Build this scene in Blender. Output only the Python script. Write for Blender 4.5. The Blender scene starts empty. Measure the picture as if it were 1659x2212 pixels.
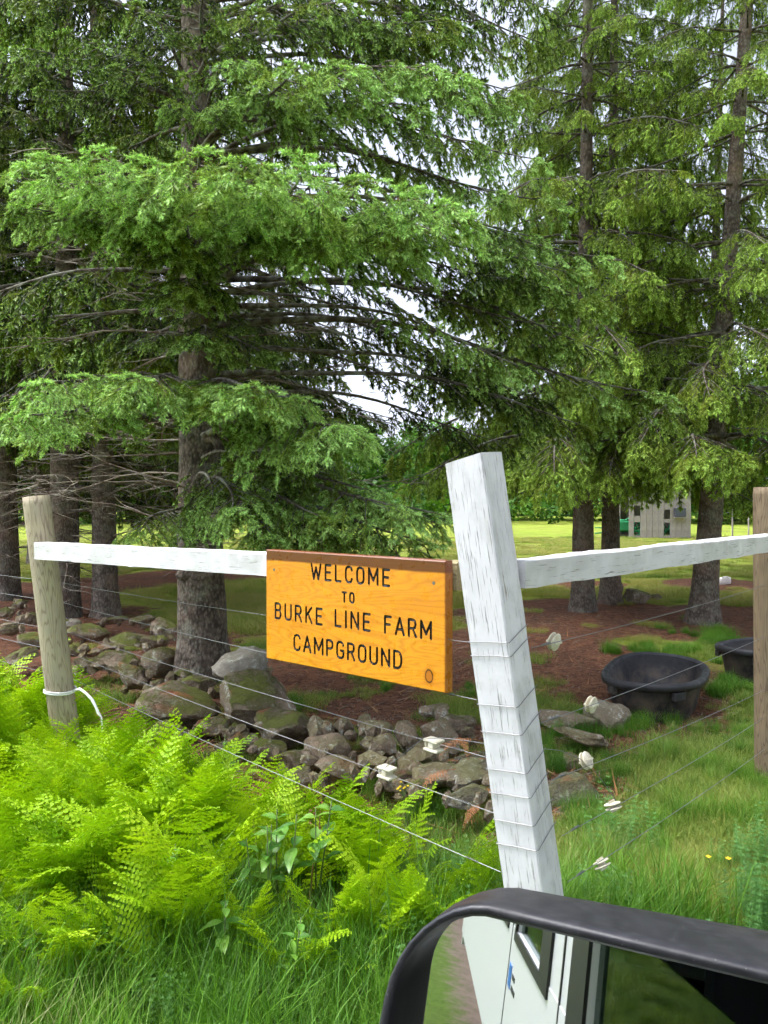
import bpy, bmesh, math, random
import numpy as np
from mathutils import Vector, Matrix, Euler, noise as mnoise

# ------------------------------------------------------------------ camera, sky, sun, exposure
SC = bpy.context.scene
COL = SC.collection
F_PX, CU, CV, HZ = 1662.0, 829.5, 1106.0, 1075.0     # focal length, centre and horizon of the 1659 x 2212 picture
CAM_Z = 1.65
PITCH = math.atan((CV - HZ) / F_PX)
cam_data = bpy.data.cameras.new('camera')
cam = bpy.data.objects.new('camera', cam_data)
COL.objects.link(cam)
cam.location = (0, 0, CAM_Z)
cam.rotation_euler = (math.pi / 2 - PITCH, 0, 0)
cam_data.sensor_fit = 'HORIZONTAL'
cam_data.sensor_width = 36.0
cam_data.lens = 36.0 * F_PX / 1659.0
cam_data.clip_start = 0.02
cam_data.clip_end = 2000.0
SC.camera = cam

SUN_EL, SUN_AZ = math.radians(62), math.radians(272)   # azimuth clockwise from +Y: behind the camera, a little to the left
world = bpy.data.worlds.new('World')
SC.world = world
world.use_nodes = True
wn = world.node_tree
wn.nodes.clear()
sky = wn.nodes.new('ShaderNodeTexSky')
sky.sky_type = 'NISHITA'
sky.sun_disc = False
sky.sun_elevation = SUN_EL
sky.sun_rotation = SUN_AZ
sky.air_density = 1.0
sky.dust_density = 4.0
sky.ozone_density = 1.0
bw = wn.nodes.new('ShaderNodeRGBToBW')
tint = wn.nodes.new('ShaderNodeMix'); tint.data_type = 'RGBA'; tint.blend_type = 'MULTIPLY'
tint.inputs[0].default_value = 1.0
tint.inputs[7].default_value = (1.44, 1.54, 1.82, 1)      # bright cloud cover
cl = wn.nodes.new('ShaderNodeTexNoise')
cl.inputs['Scale'].default_value = 2.6
cl.inputs['Detail'].default_value = 5.0
clr = wn.nodes.new('ShaderNodeMapRange')
clr.inputs[1].default_value = 0.3; clr.inputs[2].default_value = 0.7
clr.inputs[3].default_value = 0.82; clr.inputs[4].default_value = 1.12
ovc = wn.nodes.new('ShaderNodeMix'); ovc.data_type = 'RGBA'
ovc.inputs[0].default_value = 0.86
clm = wn.nodes.new('ShaderNodeMix'); clm.data_type = 'RGBA'; clm.blend_type = 'MULTIPLY'
clm.inputs[0].default_value = 1.0
bg = wn.nodes.new('ShaderNodeBackground')
bg.inputs['Strength'].default_value = 0.15
wo = wn.nodes.new('ShaderNodeOutputWorld')
L_ = wn.links.new
L_(sky.outputs[0], bw.inputs[0])
L_(bw.outputs[0], tint.inputs[6])
L_(sky.outputs[0], ovc.inputs[6])
L_(tint.outputs[2], ovc.inputs[7])
L_(cl.outputs[0], clr.inputs[0])
L_(ovc.outputs[2], clm.inputs[6])
L_(clr.outputs[0], clm.inputs[7])
L_(clm.outputs[2], bg.inputs[0])
L_(bg.outputs[0], wo.inputs[0])

sun_data = bpy.data.lights.new('sun', 'SUN')
sun_data.energy = 1.5
sun_data.angle = math.radians(16)
sun_data.color = (1.0, 0.92, 0.78)
sun = bpy.data.objects.new('sun', sun_data)
COL.objects.link(sun)
sun.location = (-10, -16, 30)
_sd = Vector((math.sin(SUN_AZ) * math.cos(SUN_EL), math.cos(SUN_AZ) * math.cos(SUN_EL), math.sin(SUN_EL)))
sun.rotation_euler = _sd.to_track_quat('Z', 'Y').to_euler()

vs = SC.view_settings
vs.view_transform = 'Standard'
vs.look = 'None'
vs.gamma = 1.0
vs.use_curve_mapping = False
vs.exposure = 1.2
SC.render.engine = 'CYCLES'
SC.cycles.max_bounces = 5
SC.cycles.diffuse_bounces = 3
SC.cycles.glossy_bounces = 3
SC.cycles.transmission_bounces = 4
SC.cycles.transparent_max_bounces = 6
SC.cycles.use_denoising = True
SC.cycles.use_adaptive_sampling = True
SC.cycles.adaptive_threshold = 0.06
SC.cycles.adaptive_min_samples = 24
world.cycles.sampling_method = 'MANUAL'
world.cycles.sample_map_resolution = 512
SC.cycles.caustics_reflective = False
SC.cycles.caustics_refractive = False

# ------------------------------------------------------------------ helpers
PI = math.pi
FW = Vector((0, math.cos(PITCH), -math.sin(PITCH)))
UPV = Vector((0, math.sin(PITCH), math.cos(PITCH)))

def at(u, v, Y):
    """the world point at distance Y (along +Y) that stands at u, v of the 1659 x 2212 picture"""
    d = FW + Vector((1, 0, 0)) * ((u - CU) / F_PX) - UPV * ((v - CV) / F_PX)
    return d * (Y / d.y) + Vector((0, 0, CAM_Z))

def on_ground(u, v, z=0.0):
    d = FW + Vector((1, 0, 0)) * ((u - CU) / F_PX) - UPV * ((v - CV) / F_PX)
    return d * ((z - CAM_Z) / d.z) + Vector((0, 0, CAM_Z))

def tag(o, label=None, cat=None, group=None, kind=None):
    if label: o['label'] = label
    if cat: o['category'] = cat
    if group: o['group'] = group
    if kind: o['kind'] = kind
    return o

WORLD = {}

def place(o, m4):
    """set an object's place in the world (before anything is parented to it)"""
    o.matrix_basis = m4
    WORLD[o.name] = m4.copy()
    return o

def empty(name, loc, rz=0.0):
    o = bpy.data.objects.new(name, None)
    COL.objects.link(o)
    o.empty_display_size = 0.1
    return place(o, Matrix.Translation(Vector(loc)) @ Matrix.Rotation(rz, 4, 'Z'))

def keep_parent(o, parent):
    """parts keep the world place their matrix_basis gives them"""
    o.parent = parent
    o.matrix_parent_inverse = WORLD.get(parent.name, Matrix.Identity(4)).inverted()
    return o

def link_mesh(name, me, mats, parent=None, smooth=False):
    o = bpy.data.objects.new(name, me)
    COL.objects.link(o)
    if not isinstance(mats, (list, tuple)):
        mats = [mats]
    if len(me.materials) == 0:
        for m in mats:
            me.materials.append(m)
    if smooth and len(me.polygons):
        me.polygons.foreach_set('use_smooth', np.ones(len(me.polygons), dtype=bool))
    if parent is not None:
        keep_parent(o, parent)
    return o

def mesh_from(name, verts, faces, mi=None):
    me = bpy.data.meshes.new(name)
    me.from_pydata([tuple(v) for v in verts], [], faces)
    if mi is not None:
        me.polygons.foreach_set('material_index', np.asarray(mi, dtype=np.int32))
    me.update()
    return me

class MB:
    """collects shapes into one mesh"""
    def __init__(s):
        s.v, s.f, s.m = [], [], []
    def add(s, verts, faces, m=0):
        b = len(s.v)
        s.v += [tuple(x) for x in verts]
        for fc in faces:
            s.f.append(tuple(b + i for i in fc)); s.m.append(m)
    def box(s, c, ax, ay, az, m=0):
        """centre and three half-axis vectors"""
        c, ax, ay, az = Vector(c), Vector(ax), Vector(ay), Vector(az)
        vs_ = [c + ax * i + ay * j + az * k for i in (-1, 1) for j in (-1, 1) for k in (-1, 1)]
        s.add(vs_, [(0, 1, 3, 2), (4, 6, 7, 5), (0, 4, 5, 1), (2, 3, 7, 6), (0, 2, 6, 4), (1, 5, 7, 3)], m)
    def tube(s, pts, rad, n=6, m=0, cap=True):
        pts = [Vector(p) for p in pts]
        if not isinstance(rad, (list, tuple)):
            rad = [rad] * len(pts)
        vs_, fs = [], []
        ref = None
        for i, p in enumerate(pts):
            a = pts[max(i - 1, 0)]; b = pts[min(i + 1, len(pts) - 1)]
            t = (b - a)
            if t.length < 1e-9: t = Vector((0, 0, 1))
            t.normalize()
            if ref is None:
                ref = Vector((0, 0, 1)) if abs(t.z) < 0.9 else Vector((1, 0, 0))
            x = ref - t * ref.dot(t)
            if x.length < 1e-6:
                x = Vector((1, 0, 0)) - t * t.x
            x.normalize(); y = t.cross(x); ref = x
            for k in range(n):
                a_ = 2 * PI * k / n
                vs_.append(p + (x * math.cos(a_) + y * math.sin(a_)) * rad[i])
        for i in range(len(pts) - 1):
            for k in range(n):
                k2 = (k + 1) % n
                fs.append((i * n + k, i * n + k2, (i + 1) * n + k2, (i + 1) * n + k))
        if cap:
            fs.append(tuple(range(n - 1, -1, -1)))
            fs.append(tuple((len(pts) - 1) * n + k for k in range(n)))
        s.add(vs_, fs, m)
    def build(s, name, mats, parent=None, smooth=False):
        return link_mesh(name, mesh_from(name, s.v, s.f, s.m), mats, parent, smooth)

def bevel_obj(o, w, seg=2):
    md = o.modifiers.new('edge', 'BEVEL')
    md.width = w; md.segments = seg; md.limit_method = 'ANGLE'
    return o

# ------------------------------------------------------------------ material helpers
class NT:
    def __init__(s, name):
        s.m = bpy.data.materials.new(name)
        s.m.use_nodes = True
        s.t = s.m.node_tree
        s.b = s.t.nodes['Principled BSDF']
        s.out = s.t.nodes['Material Output']
    def n(s, typ, **kw):
        nd = s.t.nodes.new(typ)
        for k, v in kw.items():
            if k in nd.inputs:
                nd.inputs[k].default_value = v
            else:
                setattr(nd, k, v)
        return nd
    def l(s, a, b):
        s.t.links.new(a, b)
    def coord(s, kind='Object', scale=(1, 1, 1), rot=(0, 0, 0)):
        tc = s.n('ShaderNodeTexCoord'); mp = s.n('ShaderNodeMapping')
        mp.inputs['Scale'].default_value = scale; mp.inputs['Rotation'].default_value = rot
        s.l(tc.outputs[kind], mp.inputs[0])
        return mp.outputs[0]
    def noise(s, co, scale, detail=4, rough=0.55, dist=0.0):
        nd = s.n('ShaderNodeTexNoise')
        nd.inputs['Scale'].default_value = scale; nd.inputs['Detail'].default_value = detail
        nd.inputs['Roughness'].default_value = rough; nd.inputs['Distortion'].default_value = dist
        if co is not None: s.l(co, nd.inputs['Vector'])
        return nd.outputs[0]
    def vor(s, co, scale, feature='F1'):
        nd = s.n('ShaderNodeTexVoronoi'); nd.feature = feature
        nd.inputs['Scale'].default_value = scale
        if co is not None: s.l(co, nd.inputs['Vector'])
        return nd.outputs[0]
    def ramp(s, fac, stops):
        nd = s.n('ShaderNodeValToRGB'); e = nd.color_ramp.elements
        while len(e) < len(stops): e.new(0.5)
        for i, (p, c) in enumerate(stops):
            e[i].position = p
            e[i].color = (*c, 1) if len(c) == 3 else c
        s.l(fac, nd.inputs[0])
        return nd.outputs[0]
    def rng(s, fac, a, b, c=0.0, d=1.0):
        nd = s.n('ShaderNodeMapRange')
        for i, x in enumerate((a, b, c, d)): nd.inputs[i + 1].default_value = x
        s.l(fac, nd.inputs[0])
        return nd.outputs[0]
    def mix(s, fac, a, b, blend='MIX'):
        nd = s.n('ShaderNodeMix'); nd.data_type = 'RGBA'; nd.blend_type = blend
        for sock, x in ((nd.inputs[0], fac), (nd.inputs[6], a), (nd.inputs[7], b)):
            if hasattr(x, 'links') or hasattr(x, 'is_linked'): s.l(x, sock)
            elif isinstance(x, (int, float)): sock.default_value = x
            else: sock.default_value = (*x, 1)
        return nd.outputs[2]
    def math(s, op, a, b=0.0):
        nd = s.n('ShaderNodeMath'); nd.operation = op
        for sock, x in ((nd.inputs[0], a), (nd.inputs[1], b)):
            if hasattr(x, 'is_linked'): s.l(x, sock)
            else: sock.default_value = x
        return nd.outputs[0]
    def attr(s, name, typ='GEOMETRY'):
        nd = s.n('ShaderNodeAttribute'); nd.attribute_type = typ; nd.attribute_name = name
        return nd
    def bump(s, h, strength=0.4, dist=0.01, prev=None):
        nd = s.n('ShaderNodeBump')
        nd.inputs['Strength'].default_value = strength; nd.inputs['Distance'].default_value = dist
        s.l(h, nd.inputs['Height'])
        if prev is not None: s.l(prev, nd.inputs['Normal'])
        s.l(nd.outputs[0], s.b.inputs['Normal'])
        return nd.outputs[0]
    def col(s, c):
        if hasattr(c, 'is_linked'): s.l(c, s.b.inputs['Base Color'])
        else: s.b.inputs['Base Color'].default_value = (*c, 1)
    def rough(s, r):
        if hasattr(r, 'is_linked'): s.l(r, s.b.inputs['Roughness'])
        else: s.b.inputs['Roughness'].default_value = r
    def spec(s, x):
        s.b.inputs['Specular IOR Level'].default_value = x

def leafy(nt, colour, trans=0.3, tcol=None, rough=0.55, spec=0.3):
    """principled surface plus light passing through"""
    nt.col(colour); nt.rough(rough); nt.spec(spec)
    tr = nt.n('ShaderNodeBsdfTranslucent')
    c2 = nt.mix(1.0, colour, tcol if tcol else (1.15, 1.1, 0.55), 'MULTIPLY')
    nt.l(c2, tr.inputs[0])
    ms = nt.n('ShaderNodeMixShader'); ms.inputs[0].default_value = trans
    nt.l(nt.b.outputs[0], ms.inputs[1]); nt.l(tr.outputs[0], ms.inputs[2])
    nt.l(ms.outputs[0], nt.out.inputs[0])

def simple(name, c, rough=0.6, spec=0.4, metal=0.0):
    nt = NT(name); nt.col(c); nt.rough(rough); nt.spec(spec)
    nt.b.inputs['Metallic'].default_value = metal
    return nt.m

# ------------------------------------------------------------------ scattering of plant pieces over points
def unlinked(me):
    return bpy.data.objects.new(me.name + '_source', me)

_GROUPS = {}
def scatter_group(key, sources):
    if key in _GROUPS: return _GROUPS[key]
    g = bpy.data.node_groups.new('scatter_' + key, 'GeometryNodeTree')
    g.interface.new_socket('Geometry', in_out='INPUT', socket_type='NodeSocketGeometry')
    g.interface.new_socket('Geometry', in_out='OUTPUT', socket_type='NodeSocketGeometry')
    gi = g.nodes.new('NodeGroupInput'); go = g.nodes.new('NodeGroupOutput')
    iop = g.nodes.new('GeometryNodeInstanceOnPoints')
    join = g.nodes.new('GeometryNodeJoinGeometry')
    for so in sources:
        oi = g.nodes.new('GeometryNodeObjectInfo'); oi.transform_space = 'ORIGINAL'
        oi.inputs['Object'].default_value = so
        oi.inputs['As Instance'].default_value = False
        gti = g.nodes.new('GeometryNodeGeometryToInstance')
        g.links.new(oi.outputs['Geometry'], gti.inputs[0])
        g.links.new(gti.outputs[0], join.inputs[0])
    def na(name, typ):
        nd = g.nodes.new('GeometryNodeInputNamedAttribute'); nd.data_type = typ
        nd.inputs['Name'].default_value = name
        return nd.outputs[0]
    g.links.new(gi.outputs[0], iop.inputs['Points'])
    g.links.new(join.outputs[0], iop.inputs['Instance'])
    iop.inputs['Pick Instance'].default_value = True
    g.links.new(na('variant', 'INT'), iop.inputs['Instance Index'])
    e2r = g.nodes.new('FunctionNodeEulerToRotation')
    g.links.new(na('turn', 'FLOAT_VECTOR'), e2r.inputs[0])
    g.links.new(e2r.outputs[0], iop.inputs['Rotation'])
    g.links.new(na('size', 'FLOAT'), iop.inputs['Scale'])
    g.links.new(iop.outputs[0], go.inputs[0])
    _GROUPS[key] = g
    return g

def scatter(name, key, sources, items, parent=None):
    """items: (pos, euler, size, tone)"""
    n = len(items)
    me = bpy.data.meshes.new(name)
    me.vertices.add(n)
    me.vertices.foreach_set('co', np.array([tuple(i[0]) for i in items], dtype=np.float32).ravel())
    def at_(nm, typ, data, prop='value'):
        a = me.attributes.new(nm, typ, 'POINT')
        a.data.foreach_set(prop, np.asarray(data).ravel())
    at_('turn', 'FLOAT_VECTOR', np.array([tuple(i[1]) for i in items], dtype=np.float32), 'vector')
    at_('size', 'FLOAT', np.array([i[2] for i in items], dtype=np.float32))
    at_('tone', 'FLOAT', np.array([i[3] for i in items], dtype=np.float32))
    rs = np.random.RandomState(n)
    at_('variant', 'INT', rs.randint(0, len(sources), n).astype(np.int32))
    for m in sources[0].data.materials: me.materials.append(m)
    o = bpy.data.objects.new(name, me)
    COL.objects.link(o)
    md = o.modifiers.new('scatter', 'NODES')
    md.node_group = scatter_group(key, sources)
    if parent is not None: keep_parent(o, parent)
    return o

def turn_to(d, up=Vector((0, 0, 1)), roll=0.0):
    """euler that lays local X along d with local Z near up"""
    x = Vector(d).normalized()
    y = up.cross(x)
    if y.length < 1e-4: y = Vector((0, 1, 0)).cross(x) if abs(x.y) < 0.9 else Vector((1, 0, 0)).cross(x)
    y.normalize(); z = x.cross(y)
    if roll:
        c, s_ = math.cos(roll), math.sin(roll)
        y, z = y * c + z * s_, z * c - y * s_
    return Matrix((x, y, z)).transposed().to_euler()
# ------------------------------------------------------------------ materials
def make_bark(name, base, dark, lich, lich_amt):
    t = NT(name)
    co = t.coord('Object', (1, 1, 0.55))
    co1 = t.coord('Object')
    v1 = t.vor(co, 38); v2 = t.vor(co, 85)
    n1 = t.noise(co1, 9, 6, 0.65); n2 = t.noise(co1, 2.3, 4); n3 = t.noise(co1, 60, 3)
    h = t.math('ADD', t.math('MULTIPLY', v1, 0.7), t.math('MULTIPLY', n3, 0.5))
    c = t.mix(t.rng(v1, 0.05, 0.55), base, dark)
    c = t.mix(t.rng(n1, 0.45, 0.72, 0, 0.6), c, tuple(x * 1.5 for x in base))
    c = t.mix(t.rng(n2, 0.5, 0.75, 0, 0.5), c, (base[0] * 1.15, base[1] * 0.85, base[2] * 0.75))
    lm = t.math('MULTIPLY', t.rng(t.noise(co1, 5.5, 6, 0.7), 0.5, 0.62), t.rng(n3, 0.3, 0.6))
    c = t.mix(t.math('MULTIPLY', lm, lich_amt), c, lich)
    t.col(c); t.rough(0.9); t.spec(0.15)
    b1 = t.bump(h, 0.9, 0.02)
    return t.m

M = {}
M['bark'] = make_bark('spruce_bark', (0.20, 0.162, 0.128), (0.062, 0.049, 0.039), (0.27, 0.29, 0.22), 0.55)
M['bark_far'] = make_bark('spruce_bark_reddish', (0.205, 0.172, 0.142), (0.078, 0.062, 0.05), (0.24, 0.26, 0.20), 0.45)

t = NT('branch_bark'); co = t.coord('Object')
c = t.mix(t.rng(t.noise(co, 14, 5, 0.65), 0.42, 0.62), (0.06, 0.045, 0.035), (0.20, 0.19, 0.15))
c = t.mix(t.rng(t.noise(co, 4, 3), 0.55, 0.7, 0, 0.6), c, (0.30, 0.32, 0.25))
t.col(c); t.rough(0.9); t.spec(0.15); t.bump(t.noise(co, 60, 3), 0.5, 0.004)
M['limb'] = t.m
t = NT('dead_twig'); co = t.coord('Object')
c = t.mix(t.rng(t.noise(co, 5, 4, 0.6), 0.38, 0.65), (0.12, 0.085, 0.065), (0.33, 0.29, 0.235))
c = t.mix(t.rng(t.noise(co, 17, 3), 0.56, 0.7, 0, 0.7), c, (0.40, 0.43, 0.33))
t.col(c); t.rough(0.9); t.spec(0.1)
M['dead'] = t.m
M['twig'] = simple('twig_brown', (0.13, 0.075, 0.04), 0.85, 0.15)

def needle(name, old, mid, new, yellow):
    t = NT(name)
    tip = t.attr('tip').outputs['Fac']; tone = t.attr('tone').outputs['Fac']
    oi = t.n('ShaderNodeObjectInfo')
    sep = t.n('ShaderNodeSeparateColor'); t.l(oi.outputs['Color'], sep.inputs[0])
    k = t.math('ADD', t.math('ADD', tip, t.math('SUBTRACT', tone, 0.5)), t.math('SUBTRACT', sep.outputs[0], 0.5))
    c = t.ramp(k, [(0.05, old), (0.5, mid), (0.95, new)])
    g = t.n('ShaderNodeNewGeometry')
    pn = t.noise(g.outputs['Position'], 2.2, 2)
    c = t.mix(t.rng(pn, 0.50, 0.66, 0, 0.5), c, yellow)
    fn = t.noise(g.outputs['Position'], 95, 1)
    c = t.mix(1.0, c, t.mix(t.rng(fn, 0.36, 0.62), (0.5, 0.5, 0.5), (1.3, 1.3, 1.3)), 'MULTIPLY')  # dark and light noise paints in the shaded gaps between needles
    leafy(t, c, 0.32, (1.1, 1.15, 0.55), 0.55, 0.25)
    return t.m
M['needle'] = needle('spruce_needles', (0.022, 0.040, 0.007), (0.145, 0.245, 0.026), (0.470, 0.710, 0.225), (0.280, 0.350, 0.018))  # old and mid tones also sunk darker to paint shade inside the boughs
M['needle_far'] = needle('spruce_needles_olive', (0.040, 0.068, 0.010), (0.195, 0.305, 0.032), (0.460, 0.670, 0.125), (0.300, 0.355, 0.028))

t = NT('fern_green')
tone = t.attr('tone').outputs['Fac']; tip = t.attr('tip').outputs['Fac']
c = t.ramp(t.math('ADD', t.math('MULTIPLY', tone, 0.8), t.math('MULTIPLY', tip, 0.2)), [(0.0, (0.11, 0.27, 0.006)), (0.5, (0.32, 0.53, 0.010)), (1.0, (0.48, 0.66, 0.028))])
leafy(t, c, 0.36, (1.1, 1.05, 0.5), 0.5, 0.3)
M['fern'] = t.m
t = NT('fern_green_single')
oi = t.n('ShaderNodeObjectInfo'); tip = t.attr('tip').outputs['Fac']
c = t.ramp(t.math('ADD', t.math('MULTIPLY', oi.outputs['Random'], 0.7), t.math('MULTIPLY', tip, 0.3)), [(0.0, (0.22, 0.42, 0.010)), (0.5, (0.32, 0.53, 0.012)), (1.0, (0.42, 0.62, 0.03))])
leafy(t, c, 0.36, (1.1, 1.05, 0.5), 0.5, 0.3)
M['fern_single'] = t.m

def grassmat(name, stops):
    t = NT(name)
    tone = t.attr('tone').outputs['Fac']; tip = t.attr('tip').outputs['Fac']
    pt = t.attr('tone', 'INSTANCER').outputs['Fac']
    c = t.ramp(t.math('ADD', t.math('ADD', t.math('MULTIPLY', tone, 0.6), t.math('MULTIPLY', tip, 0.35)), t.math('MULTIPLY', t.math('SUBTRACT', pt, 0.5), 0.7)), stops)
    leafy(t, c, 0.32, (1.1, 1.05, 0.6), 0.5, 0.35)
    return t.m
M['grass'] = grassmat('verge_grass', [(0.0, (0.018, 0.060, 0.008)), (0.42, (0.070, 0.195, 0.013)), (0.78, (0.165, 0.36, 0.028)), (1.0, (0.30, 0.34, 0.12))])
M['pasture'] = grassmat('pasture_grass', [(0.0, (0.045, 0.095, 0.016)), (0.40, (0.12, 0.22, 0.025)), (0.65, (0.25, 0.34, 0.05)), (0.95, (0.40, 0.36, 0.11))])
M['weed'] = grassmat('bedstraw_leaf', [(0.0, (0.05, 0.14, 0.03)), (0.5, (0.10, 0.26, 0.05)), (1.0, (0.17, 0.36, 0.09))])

t = NT('broad_leaf')
oi = t.n('ShaderNodeObjectInfo'); co = t.coord('Object')
c = t.ramp(oi.outputs['Random'], [(0.0, (0.06, 0.19, 0.03)), (0.5, (0.12, 0.30, 0.04)), (1.0, (0.20, 0.38, 0.05))])
c = t.mix(t.rng(t.noise(co, 25, 3), 0.5, 0.7, 0, 0.3), c, (0.25, 0.40, 0.10))
leafy(t, c, 0.3, None, 0.38, 0.5)
M['leaf'] = t.m
M['plant_stem'] = simple('plant_stem', (0.11, 0.16, 0.05), 0.6)

# stone: granite with lichen, moss and fallen needles lying on top
def stone(name, base, dark, moss):
    t = NT(name)
    co = t.coord('Object'); oi = t.n('ShaderNodeObjectInfo')
    off = t.n('ShaderNodeVectorMath'); off.operation = 'ADD'
    mul = t.n('ShaderNodeVectorMath'); mul.operation = 'SCALE'
    t.l(oi.outputs['Random'], mul.inputs['Scale']); mul.inputs[0].default_value = (7, 13, 5)
    t.l(co, off.inputs[0]); t.l(mul.outputs[0], off.inputs[1])
    p = off.outputs[0]
    n1 = t.noise(p, 7, 6, 0.65); n2 = t.noise(p, 34, 5, 0.7); n3 = t.noise(p, 3.4, 4); n4 = t.noise(p, 120, 2)
    c = t.mix(t.rng(n1, 0.35, 0.68), dark, base)
    c = t.mix(t.rng(oi.outputs['Random'], 0.0, 1.0, 0.0, 0.65), c, (0.25, 0.185, 0.12))
    c = t.mix(t.rng(n4, 0.5, 0.75, 0, 0.5), c, (0.36, 0.35, 0.33))
    c = t.mix(t.math('MULTIPLY', t.rng(n2, 0.52, 0.62), t.rng(n1, 0.46, 0.58)), c, (0.50, 0.52, 0.46))
    g = t.n('ShaderNodeNewGeometry'); sp = t.n('ShaderNodeSeparateXYZ'); t.l(g.outputs['Normal'], sp.inputs[0])
    up = t.rng(sp.outputs[2], 0.15, 0.8)
    mo = t.math('MULTIPLY', t.rng(t.math('ADD', n3, t.math('MULTIPLY', n2, 0.35)), 0.56, 0.68), t.math('MULTIPLY', up, moss))
    c = t.mix(mo, c, t.mix(n2, (0.045, 0.055, 0.012), (0.14, 0.15, 0.03)))
    nd = t.math('MULTIPLY', t.rng(t.noise(p, 4.6, 4), 0.56, 0.66), t.math('MULTIPLY', t.rng(sp.outputs[2], 0.55, 0.9), moss))
    c = t.mix(nd, c, (0.20, 0.085, 0.04))
    t.col(c); t.rough(0.88); t.spec(0.2)
    h = t.math('ADD', t.math('MULTIPLY', n1, 0.8), t.math('ADD', t.math('MULTIPLY', n2, 0.4), t.math('MULTIPLY', mo, 0.4)))
    t.bump(h, 1.0, 0.05)
    return t.m
M['stone'] = stone('mossy_fieldstone', (0.30, 0.235, 0.16), (0.09, 0.063, 0.042), 1.0)
M['stone_clean'] = stone('bare_fieldstone', (0.31, 0.235, 0.15), (0.12, 0.086, 0.055), 0.5)
M['stone_tan'] = stone('tan_fieldstone', (0.30, 0.245, 0.165), (0.16, 0.125, 0.085), 0.15)
M['stone_pale'] = stone('pale_lichen_boulder', (0.40, 0.395, 0.36), (0.20, 0.195, 0.175), 0.2)
M['stone_dark'] = stone('dark_boulder', (0.17, 0.165, 0.155), (0.045, 0.042, 0.04), 0.6)

# white paint, cracked along the grain
def white_paint(name, axis, dirt=0.5, lo_=0.60):
    t = NT(name)
    sc = [1.0, 1.0, 1.0]; sc[axis] = 0.03
    co = t.coord('Object', tuple(sc)); c1 = t.coord('Object')
    sc2 = [1.0, 1.0, 1.0]; sc2[axis] = 0.12
    co2 = t.coord('Object', tuple(sc2))
    n1 = t.noise(co, 260, 3, 0.62, 0.0); n2 = t.noise(c1, 9, 5, 0.6); n3 = t.noise(co2, 60, 4, 0.65)
    crack = t.rng(n1, lo_, lo_ + 0.045)
    crack = t.math('MULTIPLY', crack, t.rng(n2, 0.34, 0.52))
    peel = t.math('MULTIPLY', t.rng(n3, 0.66, 0.70), t.rng(t.noise(c1, 5, 4), 0.50, 0.62))
    c = t.mix(t.rng(n2, 0.35, 0.75, 0, dirt), (0.70, 0.69, 0.69), (0.54, 0.53, 0.53))
    c = t.mix(t.rng(t.noise(c1, 2.4, 5, 0.7), 0.55, 0.72, 0, dirt * 0.7), c, (0.33, 0.32, 0.29))
    st = t.math('MULTIPLY', t.rng(t.noise(co2, 7, 4, 0.65), 0.47, 0.66), t.rng(n2, 0.38, 0.58))
    c = t.mix(t.math('MULTIPLY', st, dirt * 1.2 if axis == 2 else 0.25), c, (0.25, 0.255, 0.19))
    c = t.mix(t.math('MULTIPLY', crack, 0.85), c, (0.22, 0.205, 0.19))
    c = t.mix(peel, c, (0.33, 0.28, 0.22))
    t.col(c); t.rough(0.55); t.spec(0.35)
    h = t.math('SUBTRACT', t.math('MULTIPLY', n3, 0.35), t.math('ADD', crack, peel))
    t.bump(h, 0.6, 0.004)
    return t.m
M['white_post'] = white_paint('cracked_white_paint', 2, 0.55)
M['white_rail'] = white_paint('white_rail_paint', 0, 0.35, 0.615)

def raw_wood(name, light, mid, dark, axis=2, rings=26.0):
    t = NT(name)
    sc = [1.0, 1.0, 1.0]; sc[axis] = 0.10
    co = t.coord('Object', tuple(sc)); c1 = t.coord('Object')
    n0 = t.noise(co, 9, 3, 0.5)
    w = t.math('FRACT', t.math('MULTIPLY', n0, rings))
    grain = t.rng(t.math('ABSOLUTE', t.math('SUBTRACT', w, 0.5)), 0.30, 0.48)
    sc2 = list(sc); sc2[axis] = 0.02
    fine = t.noise(t.coord('Object', tuple(sc2)), 300, 2)
    blot = t.noise(c1, 3.5, 5, 0.6)
    c = t.mix(t.rng(blot, 0.35, 0.7), light, mid)
    c = t.mix(t.math('MULTIPLY', grain, 0.6), c, dark)
    c = t.mix(t.rng(fine, 0.58, 0.68, 0, 0.5), c, dark)
    t.col(c); t.rough(0.75); t.spec(0.25)
    t.bump(t.math('SUBTRACT', t.math('MULTIPLY', grain, -0.6), fine), 0.5, 0.003)
    return t.m
M['pale_post'] = raw_wood('pale_weathered_pole', (0.46, 0.39, 0.26), (0.36, 0.31, 0.24), (0.17, 0.12, 0.08))
M['brown_post'] = raw_wood('treated_pole', (0.235, 0.175, 0.105), (0.165, 0.125, 0.08), (0.07, 0.048, 0.03))
M['bare_end'] = raw_wood('bare_rail_end', (0.42, 0.36, 0.20), (0.33, 0.27, 0.14), (0.15, 0.11, 0.06), 0)
M['barn_board'] = raw_wood('silvered_board', (0.42, 0.37, 0.35), (0.33, 0.28, 0.27), (0.20, 0.16, 0.15))

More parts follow.
